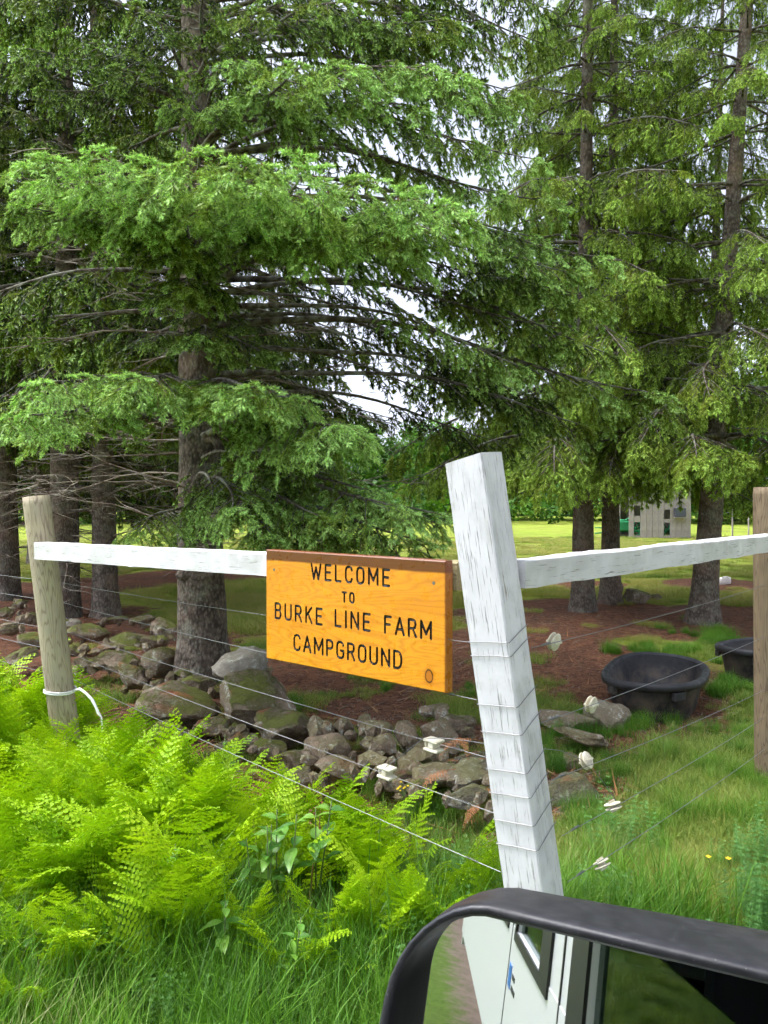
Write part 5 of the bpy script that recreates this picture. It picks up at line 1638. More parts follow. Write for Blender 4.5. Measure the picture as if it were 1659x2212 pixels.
# ------------------------------------------------------------------ rubber tubs
def tub(c, rz, label):
    root = empty('stock_tub', c, rz)
    tag(root, label, 'tub', 'black rubber stock tubs')
    A, B, H = 0.62, 0.375, 0.30
    n = 56
    def ringpts(sa, z, wob=0.0):
        out = []
        for k in range(n):
            th = 2 * PI * k / n
            e = 2.6
            cx = math.copysign(abs(math.cos(th)) ** (2 / e), math.cos(th)); cy = math.copysign(abs(math.sin(th)) ** (2 / e), math.sin(th))
            out.append((cx * (A + sa), cy * (B + sa), z + wob * math.sin(2 * th + 0.6)))
        return out
    def loft(rings, close_last=True):
        vs_, fs = [], []
        for rg in rings: vs_ += rg
        for i in range(len(rings) - 1):
            for k in range(n):
                k2 = (k + 1) % n
                fs.append((i * n + k, i * n + k2, (i + 1) * n + k2, (i + 1) * n + k))
        if close_last: fs.append(tuple((len(rings) - 1) * n + k for k in range(n)))
        return vs_, fs
    # outer wall up, rolled rim over, inner wall down to the floor
    body = [(-0.085, 0.0, 0), (-0.075, 0.02, 0), (-0.035, H - 0.06, .008), (-0.032, H - 0.055, .008)]
    rim = [(-0.030, H - 0.056, .010), (0.0, H - 0.058, .010), (0.012, H - 0.045, .010), (0.014, H - 0.02, .010), (0.006, H - 0.004, .010), (-0.012, H, .010), (-0.032, H - 0.003, .010), (-0.042, H - 0.018, .010)]
    inner = [(-0.042, H - 0.020, .010), (-0.052, H - 0.07, .006), (-0.095, 0.05, 0), (-0.12, 0.035, 0), (-0.2, 0.03, 0)]
    for nm, prof in (('wall', body), ('rim', rim), ('basin', inner)):
        v, f = loft([ringpts(a, z, w) for (a, z, w) in prof], nm == 'basin')
        o = link_mesh(nm, mesh_from(nm, v, f), M['rubber'], None, True)
        place(o, Matrix.Translation(Vector(c)) @ Matrix.Rotation(rz, 4, 'Z')); keep_parent(o, root)
    # lifting lugs hanging under the rim
    for th in (0.62, PI - 0.62, PI + 0.62, -0.62):
        e = 2.6
        x = math.copysign(abs(math.cos(th)) ** (2 / e), math.cos(th)) * (A - 0.012); y = math.copysign(abs(math.sin(th)) ** (2 / e), math.sin(th)) * (B - 0.012)
        mb = MB()
        nrm = Vector((math.cos(th) * 0.5, math.sin(th), 0)).normalized(); tg = Vector((-nrm.y, nrm.x, 0))
        mb.box(Vector((x, y, H - 0.085)) - nrm * 0.005, tg * 0.055, nrm * 0.020, Vector((0, 0, 0.032)))
        o = mb.build('lug', M['rubber'], None); bevel_obj(o, 0.008, 2)
        place(o, Matrix.Translation(Vector(c)) @ Matrix.Rotation(rz, 4, 'Z')); keep_parent(o, root)
    return root
g = on_ground(1398, 1507)
TUBS = [(g.x, 6.22), (on_ground(1640, 1450).x + 0.08, 7.02)]
tub((g.x, 6.12, height(g.x, 6.12)), math.radians(62), 'black rubber oval tub standing in full view behind the wires')
g = on_ground(1640, 1450)
tub((g.x + 0.08, 7.02, height(g.x, 7.02)), math.radians(20), 'black rubber tub partly hidden behind the brown round post')

# ------------------------------------------------------------------ shed with machine
SY = 31.0
sg = on_ground(1358, 1163); sc_ = sg.y / F_PX
SY = sg.y
def shed_pt(u, v): 
    return at(u, v, SY)
shed = empty('shed', (at(1425, 1163, SY).x, SY, 0))
tag(shed, 'small weathered plank shed with slit openings beyond the field', 'shed')
xl, xr = at(1358, 1163, SY).x, at(1492, 1163, SY).x
zl, zr = at(1358, 1044, SY).z, at(1492, 1060, SY).z
W_ = xr - xl
def top_z(x): return zl + (zr - zl) * (x - xl) / W_
cols = [1358, 1369, 1383, 1396, 1409, 1421.5, 1434, 1447, 1460, 1471, 1492]
r = random.Random(8)
for i in range(len(cols) - 1):
    x0, x1 = at(cols[i], 1163, SY).x, at(cols[i + 1], 1163, SY).x
    segs = [(0.02, top_z((x0 + x1) / 2))]
    if i == 1: segs = [(0.02, 0.12), (at(0, 1128, SY).z, at(0, 1114, SY).z), (at(0, 1092, SY).z, at(0, 1082, SY).z), (at(0, 1066, SY).z, top_z(x0))]
    if i == 6: segs = [(0.02, 0.12), (at(0, 1129, SY).z, at(0, 1121, SY).z), (at(0, 1101, SY).z, at(0, 1086, SY).z), (at(0, 1070, SY).z, top_z(x0))]
    for (z0, z1) in segs:
        me = MB(); me.box((0, 0, (z1 - z0) / 2), ((x1 - x0) / 2 - 0.006, 0, 0), (0, 0.014, 0), (0, 0, (z1 - z0) / 2 - 0.004))
        o = me.build('board', M['barn_board'], None)
        place(o, Matrix.Translation(((x0 + x1) / 2, SY + r.uniform(-0.008, 0.008), z0))); keep_parent(o, shed)
D_ = 2.6
def part(name, c, hx, hy, hz, mat, parent):
    mb = MB(); mb.box(c, (hx, 0, 0), (0, hy, 0), (0, 0, hz)); return mb.build(name, mat, parent)
for k in range(9):
    y0 = SY + 0.06 + D_ * k / 9; y1 = y0 + D_ / 9
    for x in (xr - 0.02,):
        part('board', Vector((x, (y0 + y1) / 2, zr / 2)), 0.014, D_ / 18 - 0.006, zr / 2 - 0.02, M['barn_board'], shed)
    if k > 3: part('board', Vector((xl + 0.02, (y0 + y1) / 2, zl / 2)), 0.014, D_ / 18 - 0.006, zl / 2 - 0.02, M['barn_board'], shed)
for k in range(10):
    x0 = xl + W_ * k / 10
    part('board', Vector((x0 + W_ / 20, SY + D_ + 0.1, top_z(x0) / 2)), W_ / 20 - 0.006, 0.014, top_z(x0) / 2 - 0.02, M['barn_board'], shed)
# sheet roof: folded tin, sloping to the right
mb = MB()
n = 30; y0, y1 = SY - 0.18, SY + D_ + 0.3
vs_, fs = [], []
for i in range(n + 1):
    x = xl - 0.15 + (W_ + 0.45) * i / n
    z = zl + 0.045 + (zr - zl) * (x - xl) / W_
    for y in (y0, y1):
        for dz in (0.0, 0.03): vs_.append((x, y, z + dz + (0.012 if i % 2 else 0.0)))
for i in range(n):
    a, b = i * 4, (i + 1) * 4
    fs += [(a + 1, b + 1, b + 3, a + 3), (a, a + 2, b + 2, b), (a, b, b + 1, a + 1), (a + 2, a + 3, b + 3, b + 2)]
mb.add(vs_, fs); mb.build('roof', M['tin'], shed)
# box on a bracket shelf
bx0, bx1 = at(1454, 1097, SY).x, at(1478, 1117, SY).x
bz0, bz1 = at(0, 1117, SY).z, at(0, 1097, SY).z
shelf = part('shelf', Vector(((bx0 + bx1) / 2, SY - 0.14, bz0 - 0.015)), (bx1 - bx0) / 2 + 0.03, 0.125, 0.012, M['barn_board'], shed)
for x in (bx0, bx1):
    mb = MB(); mb.tube([Vector((x, SY - 0.24, bz0 - 0.03)), Vector((x, SY - 0.02, bz0 - 0.22))], 0.012, 5); mb.build('bracket', M['barn_board'], shelf)
o = part('feed_box', Vector(((bx0 + bx1) / 2, SY - 0.14, (bz0 + bz1) / 2 + 0.002)), (bx1 - bx0) / 2 - 0.01, 0.10, (bz1 - bz0) / 2 - 0.008, M['box_grey'], None)
bevel_obj(o, 0.02, 2)
tag(o, 'dark grey box standing on the bracket shelf of the shed', 'box')
# low plank screen beside the shed
scr = empty('plank_screen', at(1344, 1163, SY + 1.6)); tag(scr, 'grey plank screen just beside the shed behind the spruce branch tips', 'screen')
for k in range(5):
    part('board', at(1330 + k * 6.5, 1100, SY + 1.9), 0.055, 0.012, 0.09 + 0.01 * (k % 2), M['barn_board'], scr)
for u in (1332, 1355):
    p = at(u, 1130, SY + 1.93); part('stake', Vector((p.x, p.y, 0.62)), 0.03, 0.02, 0.62, M['barn_board'], scr)

# green farm machine standing behind and inside the shed
mc = empty('farm_machine', at(1360, 1160, SY + 0.9)); tag(mc, 'green painted farm machine parked at the end of the shed', 'machine')
def wheel(c, R, name='wheel'):
    mb = MB(); n = 20
    ring = [c + Vector((math.cos(2 * PI * k / n) * R, 0, math.sin(2 * PI * k / n) * R)) for k in range(n + 1)]
    mb.tube(ring, 0.035, 6, 0, False)
    for k in range(6):
        a = 2 * PI * k / 6; mb.tube([c, c + Vector((math.cos(a) * R, 0, math.sin(a) * R))], 0.02, 5)
    mb.tube([c - Vector((0, 0.08, 0)), c + Vector((0, 0.08, 0))], 0.06, 8)
    return mb.build(name, M['machine_green'], mc, True)
Ym = SY + 0.75
p = at(1364, 1140, Ym); wheel(p, 0.40)
p = at(1373, 1141, Ym + 0.5); wheel(p, 0.34)
p = at(1441, 1144, Ym + 0.2); wheel(p, 0.36)
p = at(1344, 1136, Ym)
mb = MB(); mb.box(p, (0.24, 0, 0), (0, 0.30, 0), (0, 0, 0.20)); mb.box(p + Vector((0.0, 0, 0.22)), (0.16, 0, 0), (0, 0.22, 0), (0, 0, 0.05)); o = mb.build('hood', M['machine_green'], mc); bevel_obj(o, 0.05, 3)
mb = MB(); mb.box(p + Vector((0.9, 0.2, -0.22)), (1.3, 0, 0), (0, 0.22, 0), (0, 0, 0.04)); mb.build('frame', M['machine_green'], mc)
mb = MB(); mb.tube([at(1285, 1152, Ym), at(1310, 1150, Ym), at(1340, 1148, Ym)], 0.03, 6); mb.tube([at(1285, 1140, Ym), at(1335, 1140, Ym)], 0.025, 6); mb.build('drawbar', M['machine_green'], mc)
mb = MB(); mb.box(at(1345, 1156, Ym), (0.30, 0, 0), (0, 0.25, 0), (0, 0, 0.09)); o = mb.build('skid', M['dark_iron'], mc); bevel_obj(o, 0.03, 2)
mb = MB(); mb.tube([at(1434, 1156, Ym), at(1446, 1140, Ym), at(1449, 1128, Ym)], 0.03, 6); mb.build('boom', M['machine_green'], mc)

# ------------------------------------------------------------------ white jug in the field
jg = on_ground(1563, 1264)
jug = empty('plastic_jug', (jg.x, jg.y, 0)); tag(jug, 'white plastic jug lying cut open on the field', 'jug')
mb = MB()
sx, sy, sz = 0.115, 0.07, 0.075
me = stone_mesh('jug', 3, 1, 1, 1, 0.02, 0.0, 3)
vs_, fs = [], []
for i in range(9):
    x = -sx + 2 * sx * i / 8
    q = (0.62, 0.9, 1.0, 1.0, 1.0, 1.0, 1.0, 0.97, 0.86)[i]
    for k in range(14):
        th = 2 * PI * k / 14
        cx = math.copysign(abs(math.cos(th)) ** 0.6, math.cos(th)); cz = math.copysign(abs(math.sin(th)) ** 0.6, math.sin(th))
        vs_.append((jg.x + x, jg.y + cx * sy * q, sz + 0.005 + cz * sz * q + 0.012 * math.sin(x * 20)))
for i in range(8):
    for k in range(14):
        if i in (1, 2, 3) and k in (9, 10, 11, 12, 6, 7, 8)[:3]: pass
        fs.append((i * 14 + k, i * 14 + (k + 1) % 14, (i + 1) * 14 + (k + 1) % 14, (i + 1) * 14 + k))
fs.append(tuple(8 * 14 + k for k in range(14)))
mb.add(vs_, fs); mb.build('body', M['white_plastic'], jug, True)
mb = MB(); mb.tube([(jg.x - 0.05, jg.y - 0.055, 0.145), (jg.x - 0.02, jg.y - 0.075, 0.165), (jg.x + 0.04, jg.y - 0.072, 0.163), (jg.x + 0.07, jg.y - 0.055, 0.14)], 0.012, 8); mb.build('handle', M['white_plastic'], jug, True)
mb = MB(); mb.tube([(jg.x - 0.113, jg.y, 0.08), (jg.x - 0.15, jg.y, 0.083)], [0.034, 0.03], 12); mb.build('neck', M['white_plastic'], jug, True)

# ------------------------------------------------------------------ stakes of the far fence
STK = [(1553, 1098, 1153, 22.5, 'stake of the far field fence standing against the single spruce'), (1582, 1100, 1150, 24.5, 'white stake of the far field fence, tallest in the gap beside the spruce'), (1617, 1104, 1148, 27.0, 'slim stake of the far field fence, half way to the brown post'), (1547, 1190, 1212, 20.0, 'short dark stake stub standing just under the white rail')]
tops = []
for (u, v0, v1, Y, lab) in STK:
    b = at(u, v1, Y); tp = at(u, v0, Y)
    z0 = -0.1
    mb = MB(); mb.tube([Vector((b.x, Y, z0)), Vector((tp.x + 0.01, Y, (tp.z + z0) / 2)), Vector((tp.x, Y, tp.z))], [0.028, 0.027, 0.024], 7)
    mb.box(Vector((tp.x, Y - 0.03, tp.z - 0.12)), (0.016, 0, 0), (0, 0.012, 0), (0, 0, 0.03))
    o = mb.build('fence_stake', M['barn_board']); tag(o, lab, 'fence stake'); tops.append(tp)
mb = MB(); a, b, c = [tops[i] - Vector((0, 0.03, 0.1)) for i in (0, 1, 2)]
mb.tube([a, a.lerp(b, .5) - Vector((0, 0, .02)), b, b.lerp(c, .5) - Vector((0, 0, .02)), c, c + (c - b) * 1.2], 0.006, 4)
tag(mb.build('fence_wire', M['wire']), 'wire strung along the stakes of the far field fence', 'wire')
# ------------------------------------------------------------------ ferns, broad-leaved plants, grass
def fern_line(x):
    """far edge of the fern bed"""
    return 5.15 - 0.76 * (x + 2.4)
r = random.Random(77)
items = []
FERN_KEEP = []
def fern_depth(x, y):
    return fern_line(x) - y
n_try = 0
while len(items) < 860 and n_try < 20000:
    n_try += 1
    x = r.uniform(-3.3, 0.5); y = r.uniform(2.2, 5.5)
    d = fern_line(x) - y
    if d < 0 or y < (2.34 if x < -0.75 else 2.52) + 0.10 * math.sin(x * 5): continue
    if x > -0.1 and y > 3.3 - 0.5 * x: continue
    if x > 0.15 and r.random() < 0.5: continue
    # denser at the back, thinner towards the verge where grass takes over
    if y < 2.7 and r.random() < 0.55: continue
    if abs(x + 0.36) < 0.26 and 2.6 < y < 3.15 and r.random() < 0.9: continue
    hgt = r.uniform(0.92, 1.42) * (1.2 if x < -2.0 else 1.0) * (1.0 if d > 0.3 else 0.88) * (0.84 if abs(x + 1.75) < 0.35 and y < 4.5 else 1.0)
    if x > -0.7: hgt *= 0.86
    if y < 2.75: hgt *= r.uniform(0.65, 0.95)
    tl = r.uniform(0.0, 0.24); ta = r.uniform(0, 2 * PI)
    items.append((Vector((x, y, height(x, y) - 0.02)), (math.sin(ta) * tl, math.cos(ta) * tl, -PI / 2 + r.gauss(0, 1.15)), hgt, min(1, max(0, 0.48 + 0.35 * mnoise.noise(Vector((x * 1.3, y * 1.3, 2.0))) + r.uniform(-0.32, 0.3)))))

def merge_mesh(name, sources, items, seed=1):
    """real geometry: copies of the source pieces joined into one mesh"""
    rs = random.Random(seed)
    src = []
    for so in sources:
        me = so.data
        v = np.empty(len(me.vertices) * 3, dtype=np.float32); me.vertices.foreach_get('co', v)
        tp = np.empty(len(me.vertices), dtype=np.float32); me.attributes['tip'].data.foreach_get('value', tp)
        ls = np.empty(len(me.polygons), dtype=np.int32); me.polygons.foreach_get('loop_start', ls)
        vi = np.empty(len(me.loops), dtype=np.int32); me.loops.foreach_get('vertex_index', vi)
        src.append((v.reshape(-1, 3).astype(np.float64), tp, ls, vi))
    V, T, TN, LS, VI = [], [], [], [], []; nv = nlp = 0
    for (p, e, s, tn) in items:
        v, tp, ls, vi = src[rs.randrange(len(src))]
        R_ = np.array(Euler(e).to_matrix()) * s
        V.append(v @ R_.T + np.array(p)); T.append(tp); TN.append(np.full(len(v), tn, dtype=np.float32)); LS.append(ls + nlp); VI.append(vi + nv)
        nv += len(v); nlp += len(vi)
    V = np.concatenate(V); VI = np.concatenate(VI); LS = np.concatenate(LS)
    me = bpy.data.meshes.new(name)
    me.vertices.add(len(V)); me.vertices.foreach_set('co', V.astype(np.float32).ravel())
    me.loops.add(len(VI)); me.loops.foreach_set('vertex_index', VI)
    me.polygons.add(len(LS)); me.polygons.foreach_set('loop_start', LS)
    me.update(calc_edges=True)
    for nm, a in (('tip', T), ('tone', TN)):
        at_ = me.attributes.new(nm, 'FLOAT', 'POINT'); at_.data.foreach_set('value', np.concatenate(a))
    for m in sources[0].data.materials: me.materials.append(m)
    return me

fern_me = merge_mesh('ferns', FROND, items)
fern_bed = bpy.data.objects.new('fern_bed', fern_me); COL.objects.link(fern_bed)
tag(fern_bed, 'dense bed of bright yellow-green ferns along the fence', 'ferns', kind='stuff')
print('fern faces', len(fern_me.polygons))

# single ferns standing out in front of the bed
FR1 = [frond_mesh('frond', 900 + s, (M['fern_single'],), 0.5, 24, 0.22 + 0.14 * (s % 3), 0.25, 0.0066) for s in range(4)]
def fern_plant(u, v_base, Y, n, size, seed, label, facing=None):
    r = random.Random(seed)
    p = at(u, v_base, Y); p.z = height(p.x, p.y) - 0.01
    root = empty('fern', p)
    tag(root, label, 'fern', 'single ferns in front of the fern bed')
    for k in range(n):
        o = bpy.data.objects.new('frond', FR1[r.randrange(4)]); COL.objects.link(o)
        az = (facing if facing is not None else 0) + r.uniform(-1.0, 1.0) * (1.0 if facing is not None else 3.14)
        q = Vector((r.uniform(-.05, .05), r.uniform(-.04, .04), 0))
        o.matrix_basis = Matrix.Translation(p + q) @ Matrix.Rotation(az, 4, 'Z') @ Matrix.Rotation(r.uniform(0.0, 0.32), 4, 'Y') @ Matrix.Scale(size * r.uniform(0.8, 1.15), 4)
        keep_parent(o, root)
    return root
FERNS = [(395, 2000, 2.66, 5, 1.15, 'fern in the front row of the bed, straight below the big spruce trunk'),
         (265, 2010, 2.62, 4, 1.05, 'front-row fern midway between the pale post and the big spruce trunk'),
         (700, 2000, 2.7, 4, 0.95, 'fern right beside the dry forked stem'),
         (795, 1995, 2.66, 5, 1.0, 'front-row fern below the sign lettering, between forked stem and white post'),
         (885, 1985, 2.72, 5, 0.95, 'fern nearest to the white post at the end of the bed'),
         (150, 2035, 2.5, 5, 0.95, 'front-row fern straight below the pale round post'),
         (60, 2190, 2.3, 4, 0.75, 'small fern in the grass at the lower picture corner'),
         (315, 2120, 2.60, 3, 0.5, 'small young fern standing in the grass in front of the bed'),
         (520, 2010, 2.66, 4, 1.0, 'front-row fern next to the broad-leaved plants, on the pale post side')]
for i, (u, v, Y, n, s, lab) in enumerate(FERNS):
    fern_plant(u, v, Y, n, s, 700 + i, lab, -PI / 2)

# dead rust-brown fern by the white post
dry = empty('dead_fern', on_ground(1020, 1760)); tag(dry, 'withered rust-brown fern lying on the stones beside the white post', 'fern')
dm = frond_mesh('dead_frond', 950, (M['dry_leaf'],), 0.42, 14, 0.9, 0.16)
rr = random.Random(41)
for (u, v, Y) in ((1000, 1625, 4.2), (1025, 1640, 4.15), (1040, 1600, 4.3), (985, 1660, 4.0), (1030, 1700, 3.9), (960, 1650, 4.1), (1040, 1735, 3.7), (980, 1600, 4.4)):
    o = bpy.data.objects.new('frond', dm); COL.objects.link(o)
    o.matrix_basis = Matrix.Translation(at(u, v, Y)) @ Matrix.Rotation(rr.uniform(0, 6.28), 4, 'Z') @ Matrix.Rotation(rr.uniform(0.9, 1.5), 4, 'Y') @ Matrix.Scale(rr.uniform(0.5, 0.8), 4)
    keep_parent(o, dry)

# broad leaves
def leaf_mesh(name, L, W, seed):
    r = random.Random(seed)
    vs_, fs = [], []
    n = 7
    for i in range(n + 1):
        s = i / n
        w = W * (math.sin(PI * min(1, s * 1.02) ** 0.8)) * 0.5
        z = -0.25 * L * s * s + 0.05 * L * s
        for k, q in enumerate((-1, -0.5, 0, 0.5, 1)):
            vs_.append((L * s, q * w, z + abs(q) * w * 0.35 + 0.03 * W * math.sin(9 * s + q * 2)))
    for i in range(n):
        for k in range(4):
            fs.append((i * 5 + k, (i + 1) * 5 + k, (i + 1) * 5 + k + 1, i * 5 + k + 1))
    me = mesh_from(name, vs_, fs)
    me.materials.append(M['leaf'])
    me.polygons.foreach_set('use_smooth', np.ones(len(me.polygons), dtype=bool))
    return me
LEAF = [leaf_mesh('leaf', 0.11, 0.062, 1), leaf_mesh('leaf', 0.12, 0.05, 2), leaf_mesh('leaf', 0.10, 0.07, 3)]
def leafy_plant(u, v, Y, hgt, n, size, seed, label, lean=0.0):
    r = random.Random(seed)
    p = at(u, v, Y); p.z = height(p.x, p.y) - 0.01
    root = empty('leafy_plant', p); tag(root, label, 'plant')
    mb = MB()
    for k in range(max(1, n // 5)):
        q = p + Vector((r.uniform(-.08, .08), r.uniform(-.05, .05), 0))
        top = q + Vector((r.uniform(-.07, .07) + lean, r.uniform(-.06, .02), hgt * r.uniform(0.8, 1.1)))
        mb.tube([q, q.lerp(top, 0.5) + Vector((r.uniform(-.015, .015), 0, 0)), top], [0.0045, 0.0035, 0.002], 6)
        nn = max(2, n // max(1, n // 5) // 2)
        for j in range(nn):
            s = 0.45 + 0.55 * (j + 0.6) / nn
            a0 = j * 1.57 + r.uniform(-.3, .3)
            for a in (a0, a0 + PI):
                o = bpy.data.objects.new('leaf', LEAF[r.randrange(3)]); COL.objects.link(o)
                o.matrix_basis = Matrix.Translation(q.lerp(top, min(1, s))) @ Matrix.Rotation(a, 4, 'Z') @ Matrix.Rotation(r.uniform(-0.6, 0.2), 4, 'Y') @ Matrix.Rotation(r.uniform(-.3, .3), 4, 'X') @ Matrix.Scale(0.62 * size * r.uniform(0.75, 1.2) * (1.1 - 0.35 * (s > 0.85)), 4)
                keep_parent(o, root)
    mb.build('stem', M['plant_stem'], root, True)
    return root
leafy_plant(655, 1990, 2.92, 0.60, 24, 1.25, 31, 'tall broad-leaved plant cluster in the middle of the fern bed')
leafy_plant(590, 2010, 2.84, 0.44, 18, 1.15, 32, 'lower broad-leaved plant before the tall leafy cluster')
leafy_plant(455, 2110, 2.5, 0.36, 8, 1.05, 33, 'pale young plant with four wide leaves low in the grass')
leafy_plant(345, 2030, 2.72, 0.40, 10, 1.1, 34, 'leafy plant with dark wide leaves under the lit ferns')
leafy_plant(40, 2190, 2.4, 0.30, 8, 1.1, 35, 'broad leaves near the ground at the lower picture corner')
leafy_plant(620, 2200, 2.35, 0.34, 8, 0.75, 36, 'small pointed-leaf plant at the lower picture edge')
leafy_plant(100, 1900, 3.1, 0.34, 8, 0.9, 37, 'leafy stem among the ferns below the pale round post')
leafy_plant(470, 1600, 4.1, 0.42, 10, 0.85, 38, 'leafy stem at the back of the fern bed before the stones')

# dry forked stem, flower heads, seed stalk
root = empty('dry_stem', on_ground(690, 1990)); tag(root, 'dry brown forked stem rising from the ferns', 'stem')
mb = MB(); Y = 2.98
mb.tube([at(668, 1960, Y), at(676, 1870, Y), at(694, 1806, Y)], [0.004, 0.0035, 0.003], 6); mb.build('stalk', M['dry_stem'], root)
for pts in ([at(694, 1806, Y), at(690, 1780, Y), at(692, 1750, Y)], [at(694, 1806, Y), at(703, 1778, Y)], [at(694, 1806, Y), at(688, 1785, Y)]):
    mb = MB(); mb.tube(pts, [0.003] * (len(pts) - 1) + [0.0012], 5); mb.build('twig', M['dry_stem'], root)
root = empty('umbel_flower', on_ground(873, 1800)); tag(root, 'small yellow umbel flower under the block insulator by the stones', 'flower')
Y = 3.5; hub = at(872, 1722, Y)
mb = MB(); mb.tube([at(884, 1800, Y), at(876, 1760, Y), hub], 0.002, 5)
rr = random.Random(3)
heads = []
for k in range(9):
    tp = at(858 + rr.uniform(0, 28), 1696 + rr.uniform(-8, 12), Y + rr.uniform(-.02, .02)); heads.append(tp)
    mb.tube([hub, tp], 0.0012, 4)
mb.build('stalk', M['plant_stem'], root)
for tp in heads:
    me = stone_mesh('flower_head', 4, 0.0065, 0.0065, 0.004, 0.3, 0, 1); me.materials.append(M['flower'])
    o = bpy.data.objects.new('flower_head', me); COL.objects.link(o); o.matrix_basis = Matrix.Translation(tp); keep_parent(o, root)
for (u, v, lab) in ((1573, 1857, 'open yellow buttercup in the grass near the van mirror, farther out'), (1530, 1853, 'half-closed yellow buttercup in the grass beside the open one')):
    Y = 3.25; p = at(u, v, Y); b = Vector((p.x + 0.02, p.y + 0.02, 0))
    root = empty('buttercup', b); tag(root, lab, 'flower')
    mb = MB(); mb.tube([b, b.lerp(p, 0.6) + Vector((0.01, 0, 0)), p], 0.0018, 5); mb.build('stalk', M['plant_stem'], root)
    for k in range(5):
        a = 2 * PI * k / 5; d = Vector((math.cos(a), math.sin(a), 0.55)); s_ = Vector((-d.y, d.x, 0))
        mb = MB(); q = 0.013
        mb.add([p, p + d * q * 0.7 + s_ * q * 0.5, p + d * q + Vector((0, 0, 0.002)), p + d * q * 0.7 - s_ * q * 0.5], [(0, 1, 2, 3)]); mb.build('petal', M['flower'], root)
# tall reed-like blade and seed stalk before the stones
for (pts, w, lab) in (([at(812, 1975, 2.95), at(816, 1860, 2.95), at(822, 1770, 2.95), at(830, 1710, 2.96)], 0.009, 'long blue-green grass blade standing before the mossy stones'),
                      ([at(790, 1960, 2.9), at(796, 1880, 2.9), at(800, 1815, 2.9), at(806, 1760, 2.9)], 0.007, 'shorter blue-green grass blade next to the long one')):
    vs_, fs = [], []
    for i, p in enumerate(pts):
        q = w * (1 - i / (len(pts) - 0.9)) * 0.5 + 0.0004
        vs_ += [p - Vector((q, 0, 0)), p + Vector((0, 0.4 * q, 0)), p + Vector((q, 0, 0))]
    for i in range(len(pts) - 1):
        a, b = i * 3, i * 3 + 3
        fs += [(a, a + 1, b + 1, b), (a + 1, a + 2, b + 2, b + 1)]
    me = mesh_from('grass_blade', vs_, fs); o = link_mesh('grass_blade', me, M['leaf'], None, True); tag(o, lab, 'grass blade')

# --- grass as sown tiles: each tile is a patch of many blades
def tile_mesh(name, seed, mat, tufts, n_tuft, size, kinds):
    r = random.Random(seed)
    its = []
    for k in range(n_tuft):
        x, y = r.uniform(-size, size), r.uniform(-size, size)
        its.append((Vector((x, y, 0)), (0, 0, r.uniform(0, 6.28)), r.uniform(0.6, 1.25), min(1, max(0, r.gauss(0.5, 0.2)))))
    return its
def tiles(name, srcs, n_tuft, size, seed, count=4):
    out = []
    for k in range(count):
        its = tile_mesh(name, seed + k, None, None, n_tuft, size, None)
        me = merge_mesh(name, srcs, its, seed + k)
        me.attributes.remove(me.attributes['tone']) if False else None
        out.append(unlinked(me))
    return out
def tonefix(key): pass
T_TALL = tiles('tall_grass_tile', TALL, 26, 0.17, 11)
T_SHORT = tiles('short_grass_tile', SHORT, 60, 0.22, 21)
T_WEED = tiles('bedstraw_tile', WEED, 14, 0.16, 31)

def sow(name, key, srcs, pts, label, smin, smax, tone=0.5, seed=1):
    r = random.Random(seed)
    its = [(Vector((x, y, height(x, y) - 0.005)), (r.uniform(-.06, .06), r.uniform(-.06, .06), r.uniform(0, 6.28)), r.uniform(smin, smax) * k * (1 + 0.35 * mnoise.noise(Vector((x * 1.7, y * 1.7, 3.0)))), min(1, max(0, tone + 0.45 * mnoise.noise(Vector((x * 1.4, y * 1.4, 9.0))) + r.uniform(-.2, .2)))) for (x, y, k) in pts]
    o = scatter(name, key, srcs, its)
    return tag(o, label, 'grass', kind='stuff')
r = random.Random(12)
pts = []
# verge in front, left of the mirror and round the white post
for gy_ in np.arange(1.55, 3.35, 0.17):
    for gx_ in np.arange(-1.9, 1.1, 0.17):
        x, y = gx_ + r.uniform(-.07, .07), gy_ + r.uniform(-.07, .07)
        t_ = x * VL.x + y * VL.y
        if t_ < 1.0: continue
        if y > 2.75 and x < 0.15 and r.random() < 0.75: continue
        k = 1.0 if y < 2.9 else 0.8
        pts.append((x, y, k))
# along the right rail
for gy_ in np.arange(2.3, 4.4, 0.19):
    for gx_ in np.arange(0.35, 2.6, 0.19):
        x, y = gx_ + r.uniform(-.08, .08), gy_ + r.uniform(-.08, .08)
        t_ = x * VL.x + y * VL.y
        if t_ < 1.0: continue
        w = 1.15 * x + 0.2 - (y - 2.6)
        dens = 0.75 if w > 1.3 else (0.35 if w > 0.5 else 0.10)
        if r.random() < dens: pts.append((x, y, 0.26 + 0.26 * min(1, max(0, w))))
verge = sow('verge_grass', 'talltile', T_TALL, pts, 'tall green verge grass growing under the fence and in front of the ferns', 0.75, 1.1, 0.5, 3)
pw = []
for i in range(70):
    x, y = r.uniform(-1.7, 2.4), r.uniform(1.7, 3.8)
    t_ = x * VL.x + y * VL.y
    if t_ < 1.0: continue
    if x < 0.2 and y > 2.65: continue
    if x > 0.6 and (1.15 * x + 0.2 - (y - 2.6)) < 0.5: continue
    pw.append((x, y, 1.0))
sow('bedstraw', 'weedtile', T_WEED, pw, 'feathery bedstraw weeds mixed into the verge grass', 0.45, 0.8, 0.5, 4)
ps = []; ps2 = []
